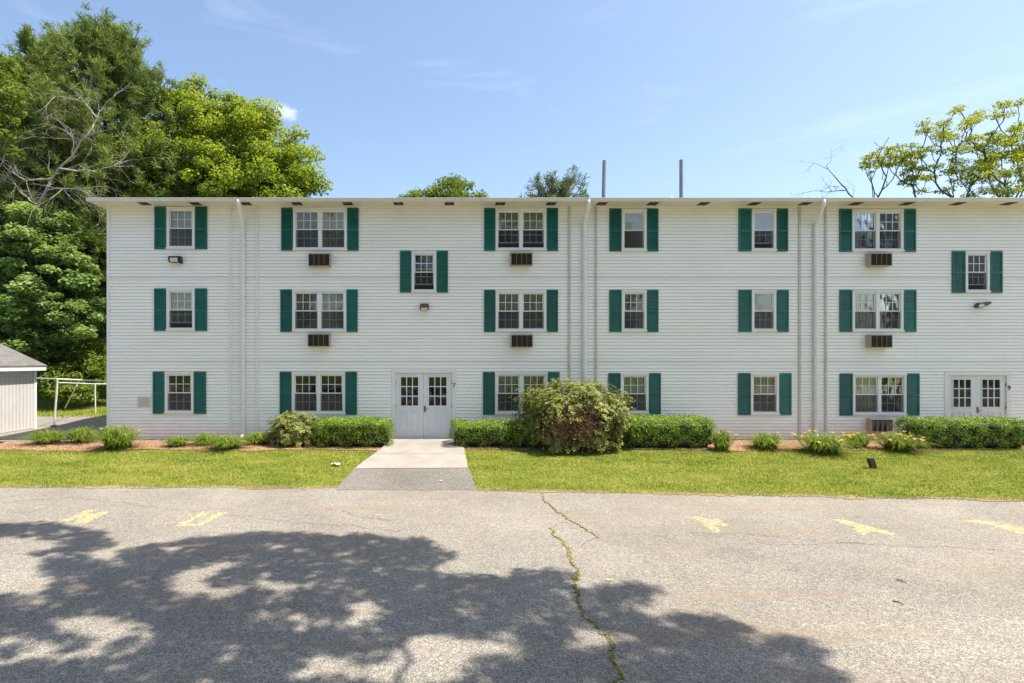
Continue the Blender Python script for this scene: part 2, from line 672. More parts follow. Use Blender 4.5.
M = dict(
    siding=mat_siding(),
    trim=mat_plain('white vinyl trim', (0.76, 0.755, 0.74), 0.4, 0.04),
    soffit=mat_plain('cream soffit', (0.70, 0.66, 0.58), 0.5, 0.05),
    gutter=mat_plain('white aluminium gutter', (0.66, 0.65, 0.63), 0.35, 0.06),
    shadow_trim=mat_plain('shadow toned trim', (0.52, 0.49, 0.44), 0.5, 0.1),  # brownish shadow line along the trim strips, put into their colour
    shutter=vary(mat_plain('green vinyl shutter', (0.006, 0.118, 0.088), 0.42, 0.2, 2.6), 0.78, 1.22),
    glass=mat_glass(), screen=mat_screen(),
    curtain=vary(mat_curtain('pale curtain', (0.52, 0.55, 0.42), (0.76, 0.78, 0.63)), 0.45, 1.05),
    sheer=mat_curtain('grey sheer', (0.22, 0.23, 0.23), (0.38, 0.39, 0.39)),
    shade=mat_plain('white roller shade', (0.84, 0.87, 0.90), 0.7, 0.03),
    brown=mat_plain('tan blind', (0.34, 0.27, 0.21), 0.7, 0.08),
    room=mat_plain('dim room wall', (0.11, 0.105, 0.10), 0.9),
    metalbrown=mat_plain('brown louvre', (0.085, 0.066, 0.058), 0.45, 0.2, 8),
    sleeve=mat_plain('tan metal sleeve', (0.40, 0.32, 0.245), 0.5, 0.15, 6),
    vent=mat_plain('brown soffit vent', (0.085, 0.05, 0.03), 0.6, 0.3, 20),
    door=mat_plain('white steel door', (0.70, 0.72, 0.745), 0.38, 0.05, 2),
    brass=mat_plain('aged brass', (0.20, 0.13, 0.06), 0.4, 0.2, 20, metal=0.6),
    black=mat_plain('black plastic', (0.014, 0.014, 0.015), 0.4, 0.2),
    bronze=mat_plain('bronze lamp body', (0.10, 0.078, 0.05), 0.45, 0.25, 14),
    lens=mat_plain('frosted lamp lens', (0.62, 0.56, 0.46), 0.25, 0.06),
    galv=mat_plain('grey painted pipe', (0.26, 0.28, 0.32), 0.5, 0.1),
    roof=mat_shingle(),
    plaque=mat_plain('faded plaque', (0.66, 0.66, 0.62), 0.5, 0.05),
    ink=mat_plain('faded ink', (0.30, 0.28, 0.25), 0.6, 0.1),
    shed=mat_plain('grey shed siding', (0.53, 0.51, 0.50), 0.7, 0.08, 1.2),
    pipe=mat_plain('chalky white pipe', (0.66, 0.64, 0.57), 0.55, 0.15, 6),
    asphalt=mat_asphalt('bleached asphalt', (0.205, 0.189, 0.163), (0.29, 0.269, 0.235), 0.5),
    apron=mat_asphalt('grey asphalt apron', (0.15, 0.142, 0.132), (0.215, 0.203, 0.19), 0.25),
    concrete=mat_concrete(),
    lawn=mat_lawn('lawn soil and thatch', (0.13, 0.18, 0.02), (0.22, 0.25, 0.04), (0.32, 0.28, 0.09)),
    wild=mat_lawn('rough ground', (0.045, 0.075, 0.016), (0.08, 0.12, 0.025), (0.14, 0.15, 0.05)),
    grass=mat_grass('grass blades', (0.095, 0.165, 0.018), (0.265, 0.30, 0.045), (0.50, 0.43, 0.15)),
    mulch=mat_mulch(),
    soil=mat_lawn('dry soil and straw', (0.20, 0.16, 0.08), (0.29, 0.23, 0.12), (0.36, 0.31, 0.17)),
    paint=mat_paint_worn(),
    crack=mat_plain('dirt in crack', (0.10, 0.085, 0.05), 0.95, 0.4, 20),
    hairline=mat_plain('hairline crack', (0.14, 0.11, 0.085), 0.95, 0.3, 12),
    weeds=mat_leaf('crack weeds', (0.20, 0.19, 0.03), (0.42, 0.37, 0.09)),
    bark=mat_bark('grey brown bark', (0.05, 0.04, 0.03), (0.15, 0.125, 0.10)),
    deadwood=mat_bark('bleached dead wood', (0.22, 0.20, 0.17), (0.42, 0.385, 0.34)),
    maple=mat_leaf('yellow green maple leaf', (0.115, 0.185, 0.025), (0.315, 0.385, 0.055), 0.55, nscale=0.35),
    darkleaf=mat_leaf('deep green leaf', (0.105, 0.19, 0.06), (0.33, 0.45, 0.18), 0.46, 0.6, nscale=0.5),
    midleaf=mat_leaf('fresh green leaf', (0.085, 0.145, 0.02), (0.20, 0.26, 0.045), 0.4, 0.6, nscale=0.6),
    rightleaf=mat_leaf('olive yellow leaf', (0.145, 0.20, 0.03), (0.36, 0.39, 0.06), 0.58, nscale=0.5),
    pine=mat_leaf('pine needle', (0.055, 0.11, 0.03), (0.29, 0.36, 0.08), 0.22, 0.6, nscale=0.4),
    pineblue=mat_leaf('grey green needle', (0.08, 0.12, 0.055), (0.23, 0.28, 0.13), 0.28, nscale=0.6),
    yew=mat_leaf('clipped yew', (0.075, 0.155, 0.012), (0.235, 0.345, 0.028), 0.12, nscale=2.2),
    yewcore=mat_plain('shade dark yew core', (0.022, 0.022, 0.010), 0.95, 0.4, 12),  # shade between the twigs put into the colour
    rhodo=mat_leaf('rhododendron leaf', (0.065, 0.105, 0.014), (0.36, 0.36, 0.09), 0.2, 0.5, 2.0, spec=0.25),
    lily=mat_leaf('daylily blade', (0.11, 0.19, 0.024), (0.28, 0.34, 0.06), 0.4, nscale=2.0),
    stem=mat_plain('brown stems', (0.13, 0.075, 0.045), 0.9, 0.3, 10),
    deadleaf=mat_leaf('withered leaf', (0.15, 0.075, 0.045), (0.36, 0.20, 0.13), 0.2, tcol=(1, .9, .8)),
    yellow=mat_leaf('yellow bloom', (0.60, 0.40, 0.05), (0.74, 0.54, 0.12), 0.3, tcol=(1, 1, .8)),
    peach=mat_leaf('peach bloom', (0.62, 0.30, 0.16), (0.80, 0.52, 0.32), 0.3, tcol=(1, 1, .8)),
    wood=mat_plain('dark weathered wood', (0.035, 0.024, 0.018), 0.85, 0.3, 10),
    paper=mat_plain('white paper', (0.75, 0.75, 0.72), 0.8, 0.05),
    twig=mat_plain('grey twig', (0.13, 0.10, 0.075), 0.9, 0.2, 8),
    dryleaf=mat_plain('dry yellow leaf', (0.58, 0.44, 0.14), 0.8, 0.15, 8),
)

# ------------------------------------------------------------------ ground, road, lawn, paths
ROADZ = -0.484
BED = -1.75
BEDZ = -0.05


def edge(x):
    return float(np.interp(x, [-60, -12, -2, 0.9, 12.7, 60], [-4.2, -4.6, -4.72, -4.92, -5.9, -9.5]))


def gh(x, y):
    if y >= BED:
        h = BEDZ * min(1.0, max(0.0, y / BED))
        if y > 4:
            h = min(3.0, 0.045 * (y - 4))
        return h
    e = edge(x)
    if y <= e:
        return ROADZ
    t = (y - BED) / (e - BED)
    return BEDZ + (ROADZ - BEDZ) * (t * 0.85 + 0.15 * t * t)


def hit(px, py):
    """ground point seen at a photo pixel"""
    lo, hi = 3.0, 200.0
    f = lambda Z: (lambda p: p.z - gh(p.x, p.y))(P(px, py, Z))
    for _ in range(60):
        mid = (lo + hi) / 2
        if f(mid) > 0:
            lo = mid
        else:
            hi = mid
    return P(px, py, lo)


def strip(name, xs, y0, y1, ny, off, mat, kind='structure', thick=0, parent=None, wob=0):
    v, f = [], []
    rr = np.random.default_rng(3)
    for i, x in enumerate(xs):
        for j in range(ny + 1):
            a, b = y0(x), y1(x)
            y = a + (b - a) * j / ny
            v.append((x, y, gh(x, y) + off + (wob * rr.uniform(-1, 1) if 0 < j < ny else 0)))
    for i in range(len(xs) - 1):
        for j in range(ny):
            a = i * (ny + 1) + j
            f.append((a, a + ny + 1, a + ny + 2, a + 1))
    mb = MB()
    mb.v, mb.f = v, f
    o = mb.build(name, mat, parent)
    if kind:
        tag(o, kind=kind)
    for p in o.data.polygons:
        p.use_smooth = True
    return o


def build_ground():
    xs = [-1200, -400, -150, -80] + list(np.linspace(-60, 60, 61)) + [80, 150, 400, 1200]
    ys = [-1200, -400, -120, -60, -30, -15, -10] + list(np.linspace(-9.6, 8, 89)) + [10, 14, 20, 30, 45, 72, 120, 400, 1500]
    v = [(x, y, gh(x, y) - 0.05) for x in xs for y in ys]
    n = len(ys)
    f = [(i * n + j, (i + 1) * n + j, (i + 1) * n + j + 1, i * n + j + 1) for i in range(len(xs) - 1) for j in range(n - 1)]
    mb = MB()
    mb.v, mb.f = v, f
    tag(mb.build('ground', M['wild']), kind='structure')
    lx = list(np.linspace(-60, 60, 181))
    road = strip('road', [-300, -100] + lx + [100, 300], lambda x: -48, lambda x: edge(x) + 0.07, 40, 0.0, M['asphalt'])
    strip('lawn', lx, lambda x: edge(x) - 0.02 + 0.05 * math.sin(x * 2.3 + 1) + 0.03 * math.sin(x * 6.1), lambda x: BED + 0.05 * math.sin(x * 1.7), 16, 0.012, M['lawn'])
    bx = [x for x in np.linspace(-13.6, 26, 160)]
    strip('mulch_bed', bx, lambda x: BED - 0.1 + 0.09 * math.sin(x * 1.3) + 0.04 * math.sin(x * 5), lambda x: (-0.02 if x > -10.75 else -0.45), 8, 0.03, M['mulch'], wob=0.015)
    rs = np.random.default_rng(4)
    vx = list(np.linspace(-20, 24, 700))
    wob = {x: (rs.uniform(-.09, .04) + 0.06 * math.sin(x * 1.9) + 0.05 * math.sin(x * 4.7)) for x in vx}
    strip('verge_soil', vx, lambda x: edge(x) - 0.10 + wob[x], lambda x: edge(x) + 0.09, 2, 0.016, M['soil'])
    strip('driveway', list(np.linspace(-60, -10.75, 30)), lambda x: -0.4, lambda x: 6.4 + 0.1 * math.sin(x), 8, 0.02, M['asphalt'])
    strip('side_path', list(np.linspace(-40, -14.2, 12)), lambda x: -0.55, lambda x: 0.1, 3, 0.032, M['concrete'])
    strip('rear_lawn', list(np.linspace(-60, -10.0, 40)), lambda x: 6.4, lambda x: 13.0, 8, 0.0, M['lawn'])
    return road


WALK = [(397, 443.5), (455, 443.5), (464, 450), (468, 470), (355, 470), (382, 450)]
APRON = [(355, 470), (468, 470), (476.5, 490.5), (338, 488.5)]


def build_walk():
    for name, poly, mat, off in (('walkway', WALK, M['concrete'], 0.062), ('walkway_apron', APRON, M['apron'], 0.05)):
        g = [hit(*p) for p in poly]
        if name == 'walkway':
            g[0].y = g[1].y = -0.04
            g[0].x, g[1].x = -1.62, 0.5
        ys = [p.y for p in g]
        y0, y1 = min(ys), max(ys)
        n = 14
        mb = MB()
        half = len(g) // 2

        def xat(chain, y):
            c = sorted(chain, key=lambda p: p.y)
            return float(np.interp(y, [p.y for p in c], [p.x for p in c]))
        if name == 'walkway':
            left, right = [g[0], g[5], g[4]], [g[1], g[2], g[3]]
        else:
            left, right = [g[0], g[3]], [g[1], g[2]]
        rows = []
        for i in range(n + 1):
            y = y0 + (y1 - y0) * i / n
            xl, xr = xat(left, y), xat(right, y)
            if name != 'walkway':
                xl += 0.012 * math.sin(i * 2.1)
                xr += 0.012 * math.sin(i * 1.7 + 1)
            rows.append([(xl + (xr - xl) * k / 6, y, gh(xl + (xr - xl) * k / 6, y) + off * (1 if i > 0 or name == 'walkway' else .3)) for k in range(7)])
        for i in range(n):
            for k in range(6):
                mb.quad(rows[i][k], rows[i][k + 1], rows[i + 1][k + 1], rows[i + 1][k])
        # exposed slab sides
        for side in (0, 6):
            for i in range(n):
                a, b = rows[i][side], rows[i + 1][side]
                mb.quad(a, b, (b[0], b[1], b[2] - 0.08), (a[0], a[1], a[2] - 0.08))
        for i in (0, n):
            a, b = rows[i][0], rows[i][6]
            mb.quad(a, b, (b[0], b[1], b[2] - 0.06), (a[0], a[1], a[2] - 0.06))
        slab = tag(mb.build(name, mat), kind='structure')
        if name == 'walkway':
            jm = MB()
            for i in (5, 10):
                for k in range(6):
                    a, b = rows[i][k], rows[i][k + 1]
                    jm.quad((a[0], a[1] - .006, a[2] + .003), (b[0], b[1] - .006, b[2] + .003), (b[0], b[1] + .006, b[2] + .003), (a[0], a[1] + .006, a[2] + .003))
            jm.build('joint', M['hairline'], slab)


def in_poly(x, y, poly):
    c = False
    n = len(poly)
    for i in range(n):
        x0, y0 = poly[i]
        x1, y1 = poly[(i + 1) % n]
        if (y0 > y) != (y1 > y) and x < (x1 - x0) * (y - y0) / (y1 - y0) + x0:
            c = not c
    return c


def build_grass():
    rng = np.random.default_rng(11)
    walk = [(hit(*p).x, hit(*p).y) for p in [(397, 440), (462, 440), (464, 450), (468, 470), (476.5, 492), (337, 490), (355, 470), (382, 450)]]
    n = 385000
    X = rng.uniform(-13.5, 21.5, n)
    Y = rng.uniform(-7, -1.35, n)
    E = np.interp(X, [-60, -12, -2, 0.9, 12.7, 60], [-4.2, -4.6, -4.72, -4.92, -5.9, -9.5])
    B = BED - 0.1 + 0.09 * np.sin(X * 1.3) + 0.04 * np.sin(X * 5)
    clump = rng.normal(0, 0.05, n)
    ok = (Y > E - 0.06 + 0.05 * np.sin(X * 2.3 + 1) + clump) & (Y < B + 0.03 + clump * .6)
    near = np.abs(X + 0.6) < 4
    for i in np.nonzero(ok & near)[0]:
        if in_poly(X[i] + clump[i] * .6, Y[i], walk):
            ok[i] = False
    X, Y = X[ok], Y[ok]
    # the rear lawn beside the driveway
    n2 = 26000
    X2, Y2 = rng.uniform(-26, -10.8, n2), rng.uniform(6.3, 13, n2)
    X, Y = np.concatenate([X, X2]), np.concatenate([Y, Y2])
    n = len(X)
    Zg = np.array([gh(a, b) for a, b in zip(X, Y)])
    base = np.stack([X, Y, Zg + 0.005], 1)
    h = rng.uniform(0.025, 0.06, n) * np.where(rng.random(n) < 0.06, 1.5, 1)
    h[-n2:] *= 1.8
    az = rng.uniform(0, 2 * math.pi, n)
    side = np.stack([np.cos(az), np.sin(az), np.zeros(n)], 1)
    w = rng.uniform(0.004, 0.010, n)
    w[-n2:] *= 1.6
    lean = np.stack([rng.normal(0, .7, n), rng.normal(0, .7, n), np.ones(n)], 1)
    tip = base + lean * h[:, None]
    V = np.stack([base - side * w[:, None], base + side * w[:, None], tip], 1).reshape(-1, 3)
    o = mesh_np('grass', V, 3, M['grass'])
    tag(o, 'short mown yellow green grass covering the lawn between flower bed and road', 'grass', kind='stuff')


def ribbon(mb, pts, w, z, jit, rng):
    pts = [Vector(p) for p in pts]
    dense = []
    for a, b in zip(pts[:-1], pts[1:]):
        m = max(2, int((b - a).length / 0.05))
        for i in range(m):
            dense.append(a.lerp(b, i / m))
    dense.append(pts[-1])
    L, R = [], []
    walk = 0.0
    for i, p in enumerate(dense):
        walk = 0.82 * walk + rng.normal(0, jit * 1.6)
        t = (dense[min(i + 1, len(dense) - 1)] - dense[max(0, i - 1)])
        t.z = 0
        t.normalize()
        s = Vector((-t.y, t.x, 0))
        q = p + s * (walk + rng.normal(0, jit * .5))
        ww = w * rng.uniform(0.15, 1.2)
        dense[i] = q
        zz = gh(p.x, p.y) + z
        L.append((q.x + s.x * ww, q.y + s.y * ww, zz))
        R.append((q.x - s.x * ww, q.y - s.y * ww, zz))
    for i in range(len(dense) - 1):
        mb.quad(L[i], L[i + 1], R[i + 1], R[i])
    return dense


def build_road_details(road):
    rng = np.random.default_rng(5)
    r6 = lambda pts: [hit(340 + x / 2.7, 430 + y / 2.7) for x, y in pts]
    r5 = lambda pts: [hit(x / 2.56, 430 + y / 2.56) for x, y in pts]
    c1 = r6([(543, 168), (560, 195), (590, 220), (612, 245), (650, 262), (690, 280), (697, 292)])
    c2 = r6([(562, 265), (590, 295), (625, 325), (630, 360), (637, 430), (650, 490), (690, 530), (735, 570), (740, 610), (750, 690)])
    tufts = []
    for name, c, w in (('crack', c1, 0.016), ('crack', c2, 0.024)):
        mb = MB()
        d = ribbon(mb, c, w, 0.004, 0.012, rng)
        mb.build(name, M['crack'], road)
        for p in d:
            for _ in range(rng.integers(4, 13)):
                tufts.append((p.x + rng.normal(0, w * .8), p.y + rng.normal(0, w * .8), ROADZ if p.y < edge(p.x) else gh(p.x, p.y)))
    T = np.array(tufts)
    n = len(T)
    nr = unit(rvec(n, rng) * 0.7 + np.array([0, 0, 1]))
    T[:, 2] += rng.uniform(0.008, 0.022, n)
    o = mesh_np('crack_weeds', leaf_quads(T, nr, 0.03, 0.5, rng), 4, M['weeds'])
    tag(o, 'low yellow green weeds growing along the long crack in the road', 'weeds', kind='stuff')
    thin = [r5([(0, 186), (90, 180), (170, 175), (300, 185), (420, 200), (560, 213), (760, 238), (960, 250), (1024, 256)]),
            r5([(830, 200), (900, 215), (1000, 228)]), r5([(20, 205), (70, 212), (150, 190)]),
            r6([(0, 222), (60, 235), (130, 243)]), r6([(560, 262), (610, 252), (640, 262)]), r6([(697, 292), (660, 305), (640, 318)]),
            [hit(x, y) for x, y in ((690, 532), (760, 536), (830, 541), (900, 545), (1000, 549))],
            [hit(x, y) for x, y in ((760, 543), (800, 545), (860, 543))]]
    for c in thin:
        mb = MB()
        ribbon(mb, c, 0.009, 0.003, 0.02, rng)
        mb.build('hairline_crack', M['hairline'], road)
    # stall numbers painted on the asphalt, worn and seen from the far side
    q = lambda pts: [hit(40 + x / 5.12, 500 + y / 5.12) for x, y in pts]
    r7 = lambda pts: [hit(670 + x / 2.893, 500 + y / 2.893) for x, y in pts]
    nums = [
        [q([(45, 124), (110, 108), (245, 52), (292, 52), (150, 108), (75, 131)]), q([(170, 126), (205, 86), (250, 70), (300, 74), (232, 122)]),
         q([(215, 121), (250, 92), (300, 64), (378, 55), (312, 84), (240, 120)])],
        [q([(690, 136), (720, 116), (780, 93), (828, 60), (888, 62), (800, 95), (742, 135)]), q([(798, 136), (840, 108), (905, 66), (964, 64), (890, 100), (832, 135)]),
         q([(742, 135), (757, 124), (790, 128), (798, 136)])],
        [r7([(46, 50), (80, 49), (168, 70), (166, 78), (130, 74)]), r7([(88, 66), (118, 68), (148, 92), (128, 96)]), r7([(110, 60), (140, 55), (152, 62), (140, 68)])],
        [r7([(466, 57), (500, 57), (655, 98), (640, 103), (560, 88)]), r7([(520, 84), (560, 84), (580, 94), (560, 103)])],
        [r7([(846, 62), (880, 58), (955, 67), (950, 74), (900, 70)]), r7([(930, 74), (975, 72), (1090, 98), (1060, 103), (1000, 97)])],
    ]
    for strokes in nums:
        mb = MB()
        for s in strokes:
            n = len(mb.v)
            mb.v += [(p.x, p.y, ROADZ + 0.006 + 0.001 * (len(mb.f) % 4)) for p in s]
            mb.f.append(tuple(range(n, n + len(s))))
        mb.build('stall_number', M['paint'], road)


# ------------------------------------------------------------------ the apartment building
XL, XR, YB, ZT = wx(108), 25.6, 10.0, 7.53
BLD = None
OPEN = []     # wall openings (x0, x1, z0, z1)

# windows: outer frame x0, x1, y top, y bottom in photo pixels; units; styles of each unit (upper, lower)
R3, R2, R1 = (208, 250.5), (289.5, 331), (372.5, 414)
WIN = []


def W(row, s0, s1, s2, s3, units):
    WIN.append(dict(row=row, s=(s0, s1, s2, s3), units=units))


W((207, 249.5), 154.9, 166.9, 195.4, 207.7, [('curtain', 'sheer')])
W((288.5, 331), 154.6, 166.8, 195.4, 207.6, [('curtain', 'open')])
W((371.5, 413.8), 153.3, 165.1, 194.3, 206.6, [('dark', 'sheer')])
W((208, 250.8), 281.4, 293.2, 347.3, 358.9, [('curtain', 'sheer'), ('curtain', 'sheer')])
W((289.5, 332), 280.6, 292.4, 346.7, 358, [('curtain', 'sheer'), ('curtain', 'sheer')])
W((371.7, 414.5), 280, 291.9, 345.5, 357.2, [('dark', 'sheer'), ('dark', 'sheer')])
W((251.1, 292.8), 399.9, 411.5, 436.5, 448, [('dark', 'black')])
W((208.3, 251), 483.9, 495.3, 546.4, 557.8, [('curtain', 'open'), ('curtain', 'open')])
W((290, 332), 483.9, 495.3, 546.4, 557.8, [('curtain', 'sheer'), ('curtain', 'sheer')])
W((372, 414.5), 482.8, 494.8, 547.6, 559.4, [('curtain', 'sheer'), ('curtain', 'sheer')])
W((209, 251.5), 609, 621.2, 646.4, 658, [('shade', 'brown')])
W((290, 332), 609, 621.2, 646.4, 658, [('curtain', 'sheer')])
W((373, 414), 608, 620.2, 648.4, 660.4, [('curtain', 'sheer')])
W((209, 251.5), 737.9, 751, 775.8, 787.4, [('shade', 'open')])
W((290, 332), 738, 751, 775.8, 788, [('shade', 'sheer')])
W((373, 415), 737.5, 750, 778.6, 790.8, [('curtain', 'sheer')])
W((209.3, 252), 838.6, 851.2, 902.8, 915, [('curtain', 'brown'), ('curtain', 'sheer')])
W((290, 332), 838.8, 851.4, 902.8, 915.4, [('curtain', 'sheer'), ('curtain', 'sheer')])
W((373.3, 415.5), 839, 851.8, 905.8, 918.5, [('curtain', 'sheer'), ('curtain', 'sheer')])
W((251.3, 293), 951, 964.3, 988.9, 1001.4, [('dark', 'black')])

AC_PX = [(308, 330, 252.3, 266), (307.3, 329.6, 333.5, 346.6), (511, 532.3, 253.3, 265.3), (511, 533, 334.5, 347.3),
         (871, 892.3, 253.5, 265.7), (870.8, 893, 335.2, 347.6), (870.8, 894, 419.2, 432)]
DOORS = [(395.6, 423.5, 452, 373, 439, '7'), (947.9, 976.7, 1006, 375.5, 441, '9')]
ACP = 0.24


def build_window(w):
    s0, s1, s2, s3 = [wx(p) for p in w['s']]
    zt, zb = wz(w['row'][0]), wz(w['row'][1])
    x0, x1 = s1 + 0.004, s2 - 0.004
    z0, z1 = zb + 0.02, zt - 0.02
    OPEN.append((x0, x1, z0, z1))
    units = w['units']
    cw = 0.085
    mb = MB()
    # casing proud of the siding, jamb lining the hole
    mb.frame(x0, x1, z0, z1, cw, -0.045, 0.10)
    mb.box(x0 - 0.012, x1 + 0.012, -0.075, -0.047, z0 - 0.012, z0 + 0.045)      # sill nosing
    mb.box(x0 - 0.006, x1 + 0.006, -0.058, -0.047, z1 - 0.05, z1 + 0.012)       # drip cap
    mull = 0.115
    ix0, ix1, iz0, iz1 = x0 + cw, x1 - cw, z0 + cw * .95, z1 - cw
    n = len(units)
    uw = (ix1 - ix0 - mull * (n - 1)) / n
    for k in range(1, n):
        xm = ix0 + k * uw + (k - 1) * mull
        mb.box(xm, xm + mull, -0.040, 0.10, z0 + cw, z1 - cw)
    win = mb.build('window', M['trim'], BLD, bevel=0.006)
    zm = (iz0 + iz1) / 2
    for k, (up, lo) in enumerate(units):
        a = ix0 + k * (uw + mull)
        b = a + uw
        lift = 0.0 if lo not in ('open', 'black') else 0.16
        sw = 0.034
        for part, (c0, c1, yy) in (('upper', (zm - 0.018, iz1, 0.0)), ('lower', (iz0 + lift, zm + 0.018 + lift * 0.6, 0.034))):
            fr = MB().frame(a + 0.002, b - 0.002, c0, c1, sw, yy, yy + 0.03)
            fr.build('sash', M['trim'], win)
            g = MB().box(a + sw + .002, b - sw - .002, yy + 0.012, yy + 0.017, c0 + sw, c1 - sw)
            g.build('pane', M['glass'], win)
            gr = MB()
            gw = 0.009
            for i in (1, 2):
                x = a + sw + (uw - 2 * sw) * i / 3
                gr.box(x - gw, x + gw, yy + 0.002, yy + 0.0115, c0 + sw, c1 - sw)
            z = (c0 + c1) / 2
            for i in range(3):
                xa = a + sw + (uw - 2 * sw) * i / 3 + (gw if i else 0)
                xb = a + sw + (uw - 2 * sw) * (i + 1) / 3 - (gw if i < 2 else 0)
                gr.box(xa, xb, yy + 0.002, yy + 0.0115, z - gw, z + gw)
            if up != 'shade' or (part == 'lower' and lo != 'brown'):
                gr.build('grille', M['trim'], win)
        MB().box(a + 0.012, b - 0.012, -0.014, -0.011, iz0 + 0.01, zm - 0.02).build('insect_screen', M['screen'], win)
        # what hangs behind the glass
        if up in ('curtain', 'shade'):
            cz0 = iz0 if up == 'curtain' and lo not in ('open', 'brown') else (zm + 0.02 if up == 'shade' else zm - 0.02)
            seg = 24
            c = MB()
            for i in range(seg):
                xa, xb = a + .001 + (uw - .002) * i / seg, a + .001 + (uw - .002) * (i + 1) / seg
                amp = 0.005 if up == 'curtain' else 0.0
                yb0 = 0.078 if up == 'curtain' else 0.022
                ya = yb0 + amp * math.sin(i * 1.9) + amp * .5 * math.sin(i * 0.7)
                yb = yb0 + amp * math.sin((i + 1) * 1.9) + amp * .5 * math.sin((i + 1) * 0.7)
                xa, xb = (xa, xb) if up == 'curtain' else (max(xa, a + sw + .003), min(xb, b - sw - .003))
                c.quad((xa, ya, cz0), (xb, yb, cz0), (xb, yb, iz1 - (.002 if up == 'curtain' else .036)), (xa, ya, iz1 - (.002 if up == 'curtain' else .036)))
            c.build('curtain' if up == 'curtain' else 'roller_shade', M['curtain' if up == 'curtain' else 'shade'], win)
        if lo == 'brown':
            bl = MB()
            for i in range(13):
                z = iz0 + (zm - iz0) * i / 13
                bl.box(a + .002, b - .002, 0.07, 0.075, z + 0.004, z + (zm - iz0) / 13 - 0.004)
            bl.build('blind', M['brown'], win)
        if lo == 'sheer' and up != 'curtain':
            c = MB().box(a + .001, b - .001, 0.078, 0.082, iz0 + .002, zm)
            c.build('curtain', M['sheer'], win)
    # shutters
    for (a, b) in ((s0, s1), (s2, s3)):
        sh = MB()
        a, b = a + 0.004, b - 0.004
        st = 0.045
        y0, y1 = -0.052, -0.016
        sh.frame(a, b, zb, zt, st, y0, y1, 0.06, 0.06)
        zmid = zb + (zt - zb) * 0.48
        sh.box(a + st, b - st, y0 + .001, y1, zmid - 0.03, zmid + 0.03)
        sh.box(a + st, b - st, -0.03, y1, zb + 0.06, zmid - 0.03)
        sh.box(a + st, b - st, -0.03, y1, zmid + 0.03, zt - 0.06)
        for (l0, l1) in ((zb + 0.06, zmid - 0.03), (zmid + 0.03, zt - 0.06)):
            nl = int((l1 - l0) / 0.042)
            for i in range(nl):
                z = l0 + (l1 - l0) * (i + 0.15) / nl
                d = (l1 - l0) / nl * 0.7
                sh.prism([(-0.031, z), (-0.031, z + d), (-0.047, z)], 'x', a + st + .002, b - st - .002)
        sh.build('shutter', M['shutter'], BLD)


